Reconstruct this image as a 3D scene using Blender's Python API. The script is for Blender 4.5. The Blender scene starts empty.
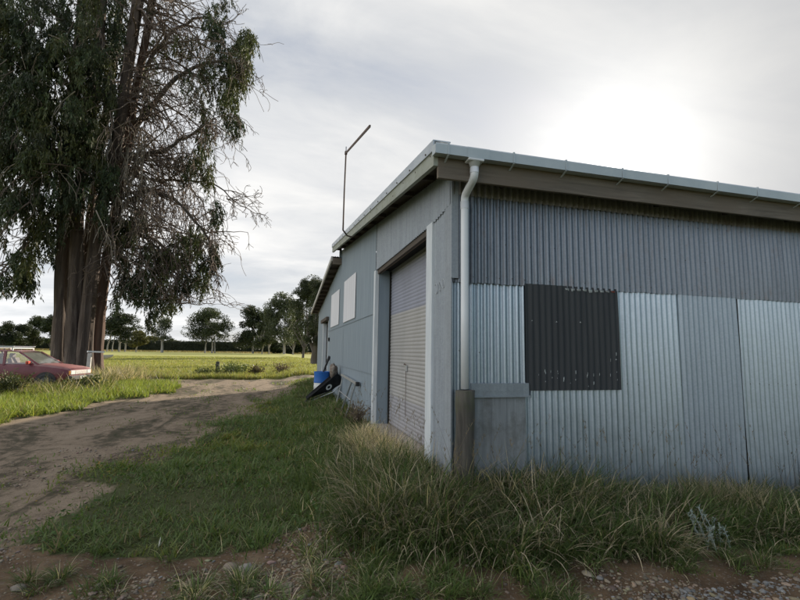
import bpy, math, random
import numpy as np
from mathutils import Vector, Matrix

C = bpy.context.scene.collection
SC = bpy.context.scene
rnd = random.Random(7)
R = np.random.default_rng(11)
rad = math.radians

# ------------------------------------------------------------------ camera
CAM = np.array([-1.717, -4.365, 1.60])
FPX, PITCH, ROLL, YAW = 448.3, rad(6.647), rad(0.915), rad(14.81)
_F = np.array([math.sin(YAW)*math.cos(PITCH), math.cos(YAW)*math.cos(PITCH), math.sin(PITCH)])
_r = np.array([math.cos(YAW), -math.sin(YAW), 0.0])
_u = np.cross(_r, _F)
_RT = _r*math.cos(ROLL) + _u*math.sin(ROLL)
_UP = _u*math.cos(ROLL) - _r*math.sin(ROLL)
cam_d = bpy.data.cameras.new('camera'); cam = bpy.data.objects.new('camera', cam_d); C.objects.link(cam)
M = Matrix.Identity(4)
for i in range(3):
    M[i][0], M[i][1], M[i][2], M[i][3] = _RT[i], _UP[i], -_F[i], CAM[i]
cam.matrix_world = M
cam_d.sensor_width = 36.0; cam_d.lens = 36.0*FPX/800.0
cam_d.clip_start = 0.05; cam_d.clip_end = 8000
SC.camera = cam

def at(px, py, ax, v):
    """world point where the sight line of a photo point meets the plane axis ax = v (for surveying positions)"""
    d = _F + _RT*(px-400)/FPX + _UP*(300-py)/FPX
    return CAM + d*(v-CAM[ax])/d[ax]

# ------------------------------------------------------------------ light
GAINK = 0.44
SUN_AZ, SUN_EL = rad(41.9), rad(21.1)
SUN = Vector((math.sin(SUN_AZ)*math.cos(SUN_EL), math.cos(SUN_AZ)*math.cos(SUN_EL), math.sin(SUN_EL)))
ld = bpy.data.lights.new('sun', 'SUN'); ld.energy = 5.0; ld.angle = rad(0.9); ld.color = (1.0, 0.9, 0.74)
lo = bpy.data.objects.new('sun', ld); C.objects.link(lo)
lo.rotation_euler = (-SUN).to_track_quat('-Z', 'Y').to_euler(); lo.location = (30, 30, 30)

SC.view_settings.view_transform = 'Standard'; SC.view_settings.look = 'None'
SC.view_settings.exposure = 0.6; SC.view_settings.gamma = 1.0; SC.view_settings.use_curve_mapping = False
SC.cycles.max_bounces = 8; SC.cycles.transparent_max_bounces = 12

class NT:
    """small node-tree writer"""
    def __init__(s, tree): s.t = tree; tree.nodes.clear()
    def n(s, typ, **kw):
        nd = s.t.nodes.new(typ)
        ins = kw.pop('ins', {})
        for k, v in kw.items(): setattr(nd, k, v)
        for k, v in ins.items():
            if isinstance(v, bpy.types.NodeSocket): s.t.links.new(v, nd.inputs[k])
            else: nd.inputs[k].default_value = v
        return nd
    def math(s, op, a, b=None, c=None, clamp=False):
        nd = s.n('ShaderNodeMath', operation=op, use_clamp=clamp)
        for i, v in enumerate((a, b, c)):
            if v is None: continue
            if isinstance(v, bpy.types.NodeSocket): s.t.links.new(v, nd.inputs[i])
            else: nd.inputs[i].default_value = v
        return nd.outputs[0]
    def mix(s, f, a, b, mode='MIX'):
        nd = s.n('ShaderNodeMix', data_type='RGBA', blend_type=mode)
        for k, v in ((0, f), (6, a), (7, b)):
            if isinstance(v, bpy.types.NodeSocket): s.t.links.new(v, nd.inputs[k])
            else: nd.inputs[k].default_value = v if k == 0 else (*v[:3], 1)
        return nd.outputs[2]
    def ramp(s, f, stops, interp='LINEAR'):
        nd = s.n('ShaderNodeValToRGB'); cr = nd.color_ramp; cr.interpolation = interp
        while len(cr.elements) < len(stops): cr.elements.new(0.5)
        for e, (p, c) in zip(cr.elements, stops):
            e.position = p; e.color = (c, c, c, 1) if isinstance(c, (int, float)) else (*c, 1)
        s.t.links.new(f, nd.inputs[0]); return nd.outputs[0]
    def noise(s, vec, scale, detail=4, rough=0.55, dist=0.0):
        nd = s.n('ShaderNodeTexNoise', ins={'Scale': scale, 'Detail': detail, 'Roughness': rough, 'Distortion': dist})
        s.t.links.new(vec, nd.inputs['Vector']); return nd.outputs['Fac']
    def mapping(s, vec, scale=(1, 1, 1), rot=(0, 0, 0), loc=(0, 0, 0)):
        nd = s.n('ShaderNodeMapping', ins={'Scale': scale, 'Rotation': rot, 'Location': loc})
        s.t.links.new(vec, nd.inputs['Vector']); return nd.outputs[0]

# sky: physical sky seen through a layer of thin cloud that brightens towards the sun, plus brightness added out of view
W = bpy.data.worlds.new('World'); SC.world = W; W.use_nodes = True
g = NT(W.node_tree)
sky = g.n('ShaderNodeTexSky', sky_type='NISHITA', sun_disc=False, sun_elevation=SUN_EL, sun_rotation=SUN_AZ,
          air_density=1.0, dust_density=1.0, ozone_density=1.0)
tc = g.n('ShaderNodeTexCoord')
D = tc.outputs['Generated']
sep = g.n('ShaderNodeSeparateXYZ'); g.t.links.new(D, sep.inputs[0])
zc = g.math('MAXIMUM', sep.outputs[2], 0.0)
den = g.math('ADD', zc, 0.16)
cx = g.math('DIVIDE', sep.outputs[0], den); cy = g.math('DIVIDE', sep.outputs[1], den)
cmb = g.n('ShaderNodeCombineXYZ', ins={0: cx, 1: cy, 2: 0.0})
cv = g.mapping(cmb.outputs[0], scale=(0.55, 1.0, 1), rot=(0, 0, rad(35)), loc=(3.1, 1.7, 0))
n1 = g.noise(cv, 0.9, 7, 0.55, 0.5)
n2 = g.noise(cv, 2.6, 6, 0.6, 0.8)
nn = g.math('ADD', g.math('MULTIPLY', n1, 0.7), g.math('MULTIPLY', n2, 0.3))
tone = g.ramp(nn, [(0.32, (2.7, 2.9, 3.3)), (0.48, (4.1, 4.2, 4.35)), (0.64, (5.7, 5.65, 5.55))])
cover = g.ramp(nn, [(0.30, 0.72), (0.46, 0.95), (0.6, 1.0)])
sd = g.n('ShaderNodeCombineXYZ', ins={0: SUN[0], 1: SUN[1], 2: SUN[2]})
dp = g.n('ShaderNodeVectorMath', operation='DOT_PRODUCT'); g.t.links.new(D, dp.inputs[0]); g.t.links.new(sd.outputs[0], dp.inputs[1])
dt = g.math('MAXIMUM', dp.outputs['Value'], 0.0)
wide = g.math('MULTIPLY', g.math('POWER', dt, 10.0), 1.5)
mid = g.math('MULTIPLY', g.math('POWER', dt, 80.0), 4.0)
core = g.math('MULTIPLY', g.math('POWER', dt, 1400.0), 40.0)
glow = g.math('ADD', g.math('ADD', wide, mid), core)
gcol = g.mix(1.0, (1.0, 0.985, 0.95), glow, 'MULTIPLY')
gc = g.n('ShaderNodeCombineColor', ins={0: glow, 1: g.math('MULTIPLY', glow, 0.985), 2: g.math('MULTIPLY', glow, 0.94)})
lowlight = g.math('MULTIPLY', g.math('POWER', g.math('SUBTRACT', 1.0, zc, clamp=True), 6.0), 0.5)
cl = g.mix(1.0, tone, gc.outputs[0], 'ADD')
lw = g.n('ShaderNodeCombineColor', ins={0: lowlight, 1: lowlight, 2: lowlight})
cl = g.mix(1.0, cl, lw.outputs[0], 'ADD')
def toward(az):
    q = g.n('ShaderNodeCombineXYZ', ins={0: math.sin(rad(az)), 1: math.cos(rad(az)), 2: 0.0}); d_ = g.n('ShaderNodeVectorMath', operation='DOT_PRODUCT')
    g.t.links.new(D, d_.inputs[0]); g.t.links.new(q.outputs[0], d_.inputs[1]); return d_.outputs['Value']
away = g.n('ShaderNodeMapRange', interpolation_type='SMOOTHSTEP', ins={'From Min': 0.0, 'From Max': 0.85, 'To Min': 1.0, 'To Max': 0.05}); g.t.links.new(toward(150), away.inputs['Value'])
gain = g.math('SUBTRACT', 1.0, g.math('MULTIPLY', toward(108), GAINK))  # cloud brightness slanted to the left so the corrugations shade in stripes
gain = g.math('ADD', gain, g.math('MULTIPLY', g.math('MAXIMUM', toward(-122), 0.0), 0.9))  # extra cloud brightness added behind the camera to lift the shaded sides
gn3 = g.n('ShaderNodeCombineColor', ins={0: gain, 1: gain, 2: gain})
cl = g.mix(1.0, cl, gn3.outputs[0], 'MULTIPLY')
cover2 = g.math('MULTIPLY', cover, away.outputs[0])
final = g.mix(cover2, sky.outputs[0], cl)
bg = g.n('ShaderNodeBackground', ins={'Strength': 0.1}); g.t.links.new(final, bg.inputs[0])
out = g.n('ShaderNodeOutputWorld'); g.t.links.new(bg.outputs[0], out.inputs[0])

# ------------------------------------------------------------------ small numeric helpers
def _hash(i, j, seed):
    i = i.astype(np.int64); j = j.astype(np.int64)
    n = (i*374761393 + j*668265263 + seed*1442695041) & 0xffffffff
    n = ((n ^ (n >> 13))*1274126177) & 0xffffffff
    return ((n ^ (n >> 16)) & 0xffff)/65535.0
def vnoise(x, y, seed=0):
    x = np.asarray(x, float); y = np.asarray(y, float)
    i = np.floor(x); j = np.floor(y); u = x-i; v = y-j
    u = u*u*(3-2*u); v = v*v*(3-2*v)
    a = _hash(i, j, seed); b = _hash(i+1, j, seed); c = _hash(i, j+1, seed); d = _hash(i+1, j+1, seed)
    return (a*(1-u)+b*u)*(1-v) + (c*(1-u)+d*u)*v
def fbm(x, y, seed=0, o=4):
    s = 0; a = 0.5
    for k in range(o):
        s = s + a*vnoise(np.asarray(x)*2**k, np.asarray(y)*2**k, seed+k*17); a *= 0.5
    return s/0.94
def sstep(a, b, x):
    t = np.clip((x-a)/(b-a), 0, 1); return t*t*(3-2*t)
def inpoly(x, y, P):
    x = np.asarray(x); y = np.asarray(y); r = np.zeros(x.shape, bool); n = len(P)
    for k in range(n):
        x0, y0 = P[k][:2]; x1, y1 = P[(k+1) % n][:2]
        c = ((y0 > y) != (y1 > y)) & (x < (x1-x0)*(y-y0)/((y1-y0) if y1 != y0 else 1e-9)+x0)
        r ^= c
    return r
def gh(x, y):
    """height of the ground"""
    x = np.asarray(x, float); y = np.asarray(y, float)
    d = np.hypot(np.maximum(0, -x), np.maximum(0, -y))
    top = 0.24 - 0.085*np.clip(x, 0, 4.5)
    h = top*(1-sstep(0.1, 2.1, d))
    near = 1-sstep(25, 60, np.hypot(x, y))
    h = h + near*((fbm(x*0.6, y*0.6, 3)-0.5)*0.10 + (fbm(x*2.3, y*2.3, 9, 3)-0.5)*0.035)
    h = h + 0.10*(1-sstep(0, 5, np.hypot((x+11)*0.7, y-17)))
    return h

def PX(lst, z=0.0):
    return [tuple(at(a, b, 2, z)[:2]) for a, b in lst]
DRIVE = PX([(-400, 640), (-60, 552), (0, 527), (60, 506), (130, 471), (190, 441), (250, 414), (285, 398), (303, 388)]) + [(-0.6, 18.3), (9, 20.5), (9, 23.5)] + \
        PX([(310, 378.5), (200, 379), (110, 379.5), (-200, 381), (-200, 384.5), (110, 383.5), (150, 384), (188, 387), (178, 392), (110, 399), (60, 411), (0, 425), (-200, 470)])
FORE = PX([(-120, 575), (0, 552), (60, 557), (160, 562), (215, 553), (260, 541), (305, 536), (322, 556), (400, 574), (480, 580), (560, 574), (640, 560), (720, 552), (800, 552), (1000, 548), (1100, 800), (-300, 900)])
def zones(x, y):
    jx = x + (fbm(x*1.3, y*1.3, 21, 6)-0.5)*1.7; jy = y + (fbm(x*1.3, y*1.3, 45, 6)-0.5)*1.7
    dr = inpoly(jx, jy, DRIVE)
    j2x = x + (fbm(x*2.2, y*2.2, 61)-0.5)*0.7; j2y = y + (fbm(x*2.2, y*2.2, 75)-0.5)*0.7
    fo = inpoly(j2x, j2y, FORE)
    return dr, fo

# ------------------------------------------------------------------ mesh helpers
class MB:
    def __init__(s): s.v = []; s.f = []; s.m = []; s.sm = []
    def add(s, vs, fs, m=0, smooth=False):
        o = len(s.v); s.v += [tuple(map(float, p)) for p in vs]
        for f in fs: s.f.append(tuple(o+i for i in f)); s.m.append(m); s.sm.append(smooth)
        return s
    def box(s, x0, x1, y0, y1, z0, z1, m=0, bev=0.0):
        if bev <= 0:
            vs = [(x, y, z) for z in (z0, z1) for y in (y0, y1) for x in (x0, x1)]
            return s.add(vs, [(0, 2, 3, 1), (4, 5, 7, 6), (0, 1, 5, 4), (2, 6, 7, 3), (0, 4, 6, 2), (1, 3, 7, 5)], m)
        vs = []; b = bev
        bm_axes = ((x0, x1), (y0, y1), (z0, z1))
        idx = {}
        for i in (0, 1):
            for j in (0, 1):
                for k in (0, 1):
                    for ax in range(3):
                        p = [bm_axes[0][i], bm_axes[1][j], bm_axes[2][k]]
                        for q, t in enumerate((i, j, k)):
                            if q != ax: p[q] += b if t == 0 else -b
                        idx[(i, j, k, ax)] = len(vs); vs.append(p)
        fs = []
        for ax in range(3):
            o1, o2 = [q for q in range(3) if q != ax]
            for t in (0, 1):
                loop = []
                for a_, b_ in ((0, 0), (1, 0), (1, 1), (0, 1)):
                    key = [0, 0, 0]; key[ax] = t; key[o1] = a_; key[o2] = b_
                    loop.append(idx[(*key, ax)])
                fs.append(tuple(loop))
        for ax in range(3):
            o1, o2 = [q for q in range(3) if q != ax]
            for a_ in (0, 1):
                for b_ in (0, 1):
                    k0 = [0, 0, 0]; k0[o1] = a_; k0[o2] = b_; k1 = list(k0); k1[ax] = 1
                    fs.append((idx[(*k0, o1)], idx[(*k1, o1)], idx[(*k1, o2)], idx[(*k0, o2)]))
        for i in (0, 1):
            for j in (0, 1):
                for k in (0, 1): fs.append(tuple(idx[(i, j, k, ax)] for ax in range(3)))
        return s.add(vs, fs, m)
    def tube(s, pts, rs, n=8, m=0, caps=True, smooth=True, wob=None):
        pts = [Vector(p) for p in pts]
        if not isinstance(rs, (list, tuple, np.ndarray)): rs = [rs]*len(pts)
        vs = []; up = None
        for i, p in enumerate(pts):
            t = (pts[min(i+1, len(pts)-1)]-pts[max(i-1, 0)]).normalized()
            if up is None:
                up = Vector((0, 0, 1)) if abs(t.z) < 0.9 else Vector((1, 0, 0))
            a = t.cross(up).normalized(); b = a.cross(t); up = b
            for k in range(n):
                w = 2*math.pi*k/n; r = rs[i]*(wob(i, k) if wob else 1)
                vs.append(p + (a*math.cos(w)+b*math.sin(w))*r)
        fs = [(i*n+k, i*n+(k+1) % n, (i+1)*n+(k+1) % n, (i+1)*n+k) for i in range(len(pts)-1) for k in range(n)]
        s.add(vs, fs, m, smooth)
        if caps:
            o = len(s.v)-len(vs)
            for base in (0, (len(pts)-1)*n):
                s.f.append(tuple(o+base+k for k in range(n))); s.m.append(m); s.sm.append(False)
        return s
    def bar(s, p0, p1, w, h, m=0, up=(0, 0, 1)):
        p0, p1 = Vector(p0), Vector(p1); t = (p1-p0).normalized(); a = t.cross(Vector(up)).normalized(); b = a.cross(t)
        vs = [p + a*sx*w/2 + b*sz*h/2 for p in (p0, p1) for sx, sz in ((-1, -1), (1, -1), (1, 1), (-1, 1))]
        return s.add(vs, [(0, 1, 2, 3), (4, 7, 6, 5), (0, 4, 5, 1), (1, 5, 6, 2), (2, 6, 7, 3), (3, 7, 4, 0)], m)
    def build(s, name, mats, parent=None):
        me = bpy.data.meshes.new(name); me.from_pydata(s.v, [], s.f)
        for mm in (mats if isinstance(mats, (list, tuple)) else [mats]): me.materials.append(mm)
        me.polygons.foreach_set('material_index', s.m); me.polygons.foreach_set('use_smooth', s.sm)
        me.validate(); me.update()
        o = bpy.data.objects.new(name, me); C.objects.link(o)
        if parent: o.parent = parent
        return o

def np_mesh(name, V, F, mat, parent=None, col=None, smooth=False):
    """mesh from arrays; F is (n,4)"""
    me = bpy.data.meshes.new(name)
    k = F.shape[1]
    me.vertices.add(len(V)); me.vertices.foreach_set('co', V.astype(np.float32).ravel())
    me.loops.add(F.size); me.loops.foreach_set('vertex_index', F.astype(np.int32).ravel())
    me.polygons.add(len(F)); me.polygons.foreach_set('loop_start', np.arange(0, F.size, k, dtype=np.int32))
    me.polygons.foreach_set('loop_total', np.full(len(F), k, dtype=np.int32))
    if smooth: me.polygons.foreach_set('use_smooth', np.ones(len(F), bool))
    if col is not None:
        a = me.color_attributes.new('Col', 'FLOAT_COLOR', 'POINT')
        cc = np.ones((len(V), 4), np.float32); cc[:, :3] = col; a.data.foreach_set('color', cc.ravel())
    me.materials.append(mat); me.update(calc_edges=True)
    o = bpy.data.objects.new(name, me); C.objects.link(o)
    if parent: o.parent = parent
    return o

def blades(P, H, Wd, ang, theta0, curl, col, seg=4):
    """grass blades: bases P, length H, width Wd, bearing ang, starting lean theta0, extra bend curl"""
    N = len(P); d = np.stack([np.cos(ang), np.sin(ang), np.zeros(N)], 1)
    sang = ang + math.pi/2 + R.normal(0, 0.5, N)
    sd = np.stack([np.cos(sang), np.sin(sang), np.zeros(N)], 1)
    V = np.zeros((N, seg+1, 2, 3)); pos = P.copy()
    for j in range(seg+1):
        t = j/seg
        w = Wd*(1-t**1.6)*0.5 + Wd*0.03
        V[:, j, 0] = pos - sd*w[:, None]; V[:, j, 1] = pos + sd*w[:, None]
        th = theta0 + curl*(t+0.5/seg)
        step = (H/seg)[:, None]
        pos = pos + (d*np.sin(th)[:, None] + np.array([0, 0, 1.0])*np.cos(th)[:, None])*step
    V = V.reshape(-1, 3)
    b = (np.arange(N)*(seg+1)*2)[:, None, None] + (np.arange(seg)*2)[None, :, None]
    F = (b + np.array([0, 1, 3, 2])[None, None, :]).reshape(-1, 4)
    return V, F, np.repeat(col, (seg+1)*2, axis=0)

def join(parts):
    Vs, Fs, Cs = [], [], []; o = 0
    for V, F, c in parts:
        Vs.append(V); Fs.append(F+o); Cs.append(c); o += len(V)
    return np.concatenate(Vs), np.concatenate(Fs), np.concatenate(Cs)

def leaf_cloud(P, L, Wd, dirs, col):
    """rhombus leaves at P along unit vectors dirs"""
    N = len(P); q = R.normal(size=(N, 3)); s = np.cross(dirs, q); s /= np.linalg.norm(s, axis=1)[:, None]+1e-9
    V = np.stack([P, P+dirs*(L*0.45)[:, None]+s*(Wd*0.5)[:, None], P+dirs*L[:, None], P+dirs*(L*0.45)[:, None]-s*(Wd*0.5)[:, None]], 1).reshape(-1, 3)
    F = np.arange(N*4).reshape(-1, 4)
    return V, F, np.repeat(col, 4, axis=0)

def unit(a): return a/(np.linalg.norm(a, axis=-1, keepdims=True)+1e-9)

# ------------------------------------------------------------------ tagging
def tag(o, label, cat=None, group=None, kind=None):
    o['label'] = label
    if cat: o['category'] = cat
    if group: o['group'] = group
    if kind: o['kind'] = kind
    return o
def thing(name, label, cat, loc=(0, 0, 0), rz=0.0, group=None):
    o = bpy.data.objects.new(name, None); C.objects.link(o); o.location = loc; o.rotation_euler = (0, 0, rz)
    o.empty_display_size = 0.2
    return tag(o, label, cat, group)

# ------------------------------------------------------------------ materials
def mat(name): 
    m = bpy.data.materials.new(name); m.use_nodes = True; return m, NT(m.node_tree)
def finish(m, g, col, rough=0.6, metal=0.0, bump=None, bs=0.3, bd=0.01, spec=0.5):
    b = g.n('ShaderNodeBsdfPrincipled')
    for k, v in (('Base Color', col), ('Roughness', rough), ('Metallic', metal), ('Specular IOR Level', spec)):
        if isinstance(v, bpy.types.NodeSocket): g.t.links.new(v, b.inputs[k])
        else: b.inputs[k].default_value = (*v, 1) if isinstance(v, tuple) else v
    if bump is not None:
        bn = g.n('ShaderNodeBump', ins={'Strength': bs, 'Distance': bd, 'Height': bump}); g.t.links.new(bn.outputs[0], b.inputs['Normal'])
    o = g.n('ShaderNodeOutputMaterial'); g.t.links.new(b.outputs[0], o.inputs[0]); return m
def coord(g, which='Object'): return g.n('ShaderNodeTexCoord').outputs[which]

def simple(name, c1, c2, scale=6, rough=0.6, metal=0.0, sc=(1, 1, 1), bs=0.15, detail=5, spec=0.5):
    m, g = mat(name); v = g.mapping(coord(g), scale=sc)
    n = g.noise(v, scale, detail, 0.6); f = g.ramp(n, [(0.35, 0.0), (0.65, 1.0)])
    return finish(m, g, g.mix(f, c1, c2), rough, metal, n, bs, 0.005, spec)

def galv(name, base, dark, rust, rust_amt, metal=0.35, rough=0.5):
    """weathered galvanised sheet: vertical streaks, mottled zinc, rust blooms"""
    m, g = mat(name); v = coord(g)
    st = g.noise(g.mapping(v, scale=(9, 9, 0.5)), 1.6, 5, 0.6)
    mo = g.noise(v, 5.0, 6, 0.65)
    sp = g.n('ShaderNodeTexVoronoi', ins={'Scale': 55.0}); g.t.links.new(v, sp.inputs['Vector'])
    sp2 = g.n('ShaderNodeSeparateColor'); g.t.links.new(sp.outputs['Color'], sp2.inputs[0])
    f = g.math('ADD', g.math('MULTIPLY', st, 0.55), g.math('MULTIPLY', mo, 0.45))
    f = g.ramp(f, [(0.30, 0.8), (0.66, 0.0)])
    col = g.mix(f, base, dark)
    col = g.mix(g.math('MULTIPLY', sp2.outputs[0], 0.22), col, tuple(c*1.35 for c in base))
    rn = g.noise(g.mapping(v, scale=(3, 3, 1.0)), 2.3, 8, 0.7)
    rf = g.ramp(rn, [(0.60-rust_amt*0.2, 0.0), (0.78-rust_amt*0.2, 1.0)])
    col = g.mix(g.math('MULTIPLY', rf, 0.25+rust_amt), col, rust)
    rg = g.math('ADD', rough-0.1, g.math('MULTIPLY', mo, 0.25))
    return finish(m, g, col, rg, metal, mo, 0.08, 0.004)

M_galv_up = galv('galvanised_dark', (0.225, 0.25, 0.285), (0.105, 0.12, 0.145), (0.16, 0.10, 0.07), 0.22, 0.65, 0.38)
M_galv_top = galv('galvanised_stained', (0.28, 0.27, 0.26), (0.14, 0.12, 0.11), (0.12, 0.075, 0.05), 0.35, 0.15, 0.65)
M_galv_lo = galv('galvanised_pale', (0.42, 0.485, 0.55), (0.30, 0.355, 0.41), (0.30, 0.26, 0.22), 0.0, 0.78, 0.33)
M_galv_mot = galv('galvanised_mottled', (0.38, 0.435, 0.49), (0.25, 0.295, 0.345), (0.2, 0.17, 0.14), 0.05, 0.65, 0.42)
M_flashstrip = galv('strip_iron', (0.33, 0.36, 0.385), (0.19, 0.21, 0.23), (0.2, 0.17, 0.14), 0.1, 0.4, 0.5)
M_gable_corr = galv('gable_iron', (0.34, 0.37, 0.40), (0.20, 0.22, 0.245), (0.18, 0.14, 0.12), 0.1, 0.2, 0.6)
M_roof = galv('roof_iron', (0.35, 0.37, 0.39), (0.24, 0.25, 0.27), (0.2, 0.12, 0.08), 0.2)
M_gable = simple('gable_paint', (0.215, 0.265, 0.31), (0.255, 0.31, 0.355), 2.2, 0.6, 0.0, (4, 4, 0.4), 0.05)
M_gutter = simple('gutter_paint', (0.50, 0.55, 0.58), (0.58, 0.62, 0.64), 3, 0.35, 0.1)
M_flash = simple('flashing', (0.48, 0.52, 0.57), (0.58, 0.62, 0.66), 4, 0.4, 0.2)
M_pipe = simple('pipe_pvc', (0.74, 0.75, 0.76), (0.82, 0.83, 0.84), 3, 0.35, 0.0, (1, 1, .4), 0.03)
M_jamb = simple('jamb_paint', (0.60, 0.64, 0.67), (0.72, 0.75, 0.77), 4, 0.5, 0.0, (3, 3, .5), 0.05)
M_black = simple('black_panel', (0.038, 0.041, 0.045), (0.055, 0.057, 0.059), 3, 0.7, 0.0, (5, 5, .4), 0.05)
M_chip = simple('paint_chips', (0.45, 0.48, 0.47), (0.3, 0.31, 0.3), 20, 0.7)
M_redchip = simple('red_primer', (0.28, 0.05, 0.035), (0.2, 0.06, 0.04), 20, 0.7)
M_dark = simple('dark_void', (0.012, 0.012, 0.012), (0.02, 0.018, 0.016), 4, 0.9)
M_nail = simple('nail_heads', (0.06, 0.05, 0.045), (0.12, 0.08, 0.06), 30, 0.7)
M_conc = simple('concrete', (0.30, 0.26, 0.22), (0.40, 0.36, 0.31), 9, 0.85)
M_win = simple('clear_sheet', (0.70, 0.69, 0.72), (0.80, 0.79, 0.81), 1.5, 0.35, 0.0, (7, 7, .3), 0.05)
M_white = simple('white_paint', (0.72, 0.72, 0.70), (0.8, 0.8, 0.78), 5, 0.5)
M_steel = simple('dull_steel', (0.42, 0.43, 0.44), (0.55, 0.56, 0.57), 12, 0.4, 0.6)
M_rubber = simple('black_rubber', (0.012, 0.012, 0.013), (0.025, 0.025, 0.026), 10, 0.6)
M_traypl = simple('tray_plastic', (0.012, 0.012, 0.013), (0.022, 0.022, 0.024), 6, 0.7, 0.0, (1, 1, 1), 0.05, 5, 0.2)
M_blue = simple('blue_plastic', (0.015, 0.12, 0.42), (0.02, 0.15, 0.5), 3, 0.4)
M_sack = simple('sack_cloth', (0.30, 0.27, 0.23), (0.12, 0.07, 0.05), 9, 0.9)
M_rustpole = simple('rusty_pipe', (0.11, 0.09, 0.085), (0.16, 0.10, 0.07), 14, 0.7, 0.3)

def wood(name, c1, c2, c3, axis=0, moss=None):
    m, g = mat(name); v = coord(g); sc = [14, 14, 14]; sc[axis] = 0.9
    gr = g.noise(g.mapping(v, scale=tuple(sc)), 1.4, 7, 0.65, 0.6)
    bl = g.noise(v, 1.7, 5, 0.6)
    col = g.mix(g.ramp(gr, [(0.3, 0.0), (0.7, 1.0)]), c1, c2)
    col = g.mix(g.ramp(bl, [(0.45, 0.0), (0.7, 0.8)]), col, c3)
    if moss:
        mn = g.noise(v, 3.1, 6, 0.7); col = g.mix(g.ramp(mn, [(0.5, 0.0), (0.68, 0.7)]), col, moss)
    return finish(m, g, col, 0.85, 0.0, gr, 0.35, 0.006)
M_fascia = wood('fascia_timber', (0.235, 0.195, 0.155), (0.105, 0.088, 0.07), (0.18, 0.14, 0.105), 0)
M_barge = wood('barge_timber', (0.40, 0.42, 0.37), (0.29, 0.30, 0.265), (0.35, 0.36, 0.30), 1, (0.24, 0.25, 0.17))
M_soffit = wood('soffit_timber', (0.11, 0.085, 0.065), (0.07, 0.055, 0.045), (0.09, 0.075, 0.06), 1)
M_post = wood('post_timber', (0.125, 0.11, 0.09), (0.045, 0.04, 0.034), (0.085, 0.085, 0.06), 2, (0.075, 0.09, 0.035))
M_ply = wood('weathered_ply', (0.33, 0.345, 0.345), (0.17, 0.18, 0.19), (0.20, 0.195, 0.185), 2, (0.12, 0.115, 0.10))
M_pale_timber = wood('pale_timber', (0.62, 0.60, 0.56), (0.5, 0.48, 0.44), (0.55, 0.53, 0.5), 0)

def door_mat(name, c):
    m, g = mat(name); v = coord(g)
    n = g.noise(g.mapping(v, scale=(1, 1, .35)), 3.0, 6, 0.65); k = g.noise(v, 40, 3, 0.6)
    col = g.mix(g.ramp(n, [(0.4, 0.0), (0.75, 0.8)]), c, tuple(q*0.82 for q in c))
    col = g.mix(g.ramp(k, [(0.62, 0.0), (0.75, 0.5)]), col, tuple(q*0.55 for q in c))
    return finish(m, g, col, 0.5, 0.05, n, 0.05, 0.004)
M_door = [door_mat('slat_blue_grey', (0.33, 0.34, 0.41)), door_mat('slat_beige', (0.43, 0.415, 0.40)), door_mat('slat_grey', (0.38, 0.37, 0.39))]

def blade_mat(name, transl=0.45, rough=0.55):
    m, g = mat(name)
    a = g.n('ShaderNodeVertexColor', layer_name='Col').outputs['Color']
    d = g.n('ShaderNodeBsdfPrincipled', ins={'Base Color': a, 'Roughness': rough, 'Specular IOR Level': 0.3})
    t = g.n('ShaderNodeBsdfTranslucent'); g.t.links.new(g.mix(1.0, a, (1.0, 1.0, 0.55), 'MULTIPLY'), t.inputs[0])
    mx = g.n('ShaderNodeMixShader', ins={0: transl}); g.t.links.new(d.outputs[0], mx.inputs[1]); g.t.links.new(t.outputs[0], mx.inputs[2])
    o = g.n('ShaderNodeOutputMaterial'); g.t.links.new(mx.outputs[0], o.inputs[0]); return m
M_blade = blade_mat('grass_blade', 0.42)
M_leaf = blade_mat('leaf', 0.22, 0.6)

def bark(name, c1, c2, c3):
    m, g = mat(name); v = coord(g)
    gr = g.noise(g.mapping(v, scale=(4.2, 4.2, 0.30)), 1.2, 8, 0.72, 0.5); bl = g.noise(v, 0.8, 5, 0.6)
    col = g.mix(g.ramp(gr, [(0.35, 0.0), (0.65, 1.0)]), c1, c2); col = g.mix(g.ramp(bl, [(0.4, 0.0), (0.7, 0.8)]), col, c3)
    return finish(m, g, col, 0.9, 0.0, gr, 0.8, 0.06)
M_bark = bark('big_bark', (0.036, 0.024, 0.019), (0.18, 0.135, 0.11), (0.08, 0.054, 0.041))
M_bark_red = bark('red_bark', (0.07, 0.040, 0.029), (0.20, 0.13, 0.10), (0.13, 0.07, 0.05))
M_barkpale = bark('pale_bark', (0.26, 0.235, 0.20), (0.38, 0.35, 0.31), (0.3, 0.27, 0.24))
M_barkdark = bark('dark_bark', (0.07, 0.06, 0.05), (0.12, 0.10, 0.085), (0.09, 0.075, 0.065))
M_twig = bark('dead_twig', (0.10, 0.072, 0.058), (0.19, 0.145, 0.12), (0.14, 0.10, 0.08))
M_twigpale = bark('pale_dead_twig', (0.24, 0.20, 0.165), (0.34, 0.29, 0.24), (0.29, 0.24, 0.2))

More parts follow.
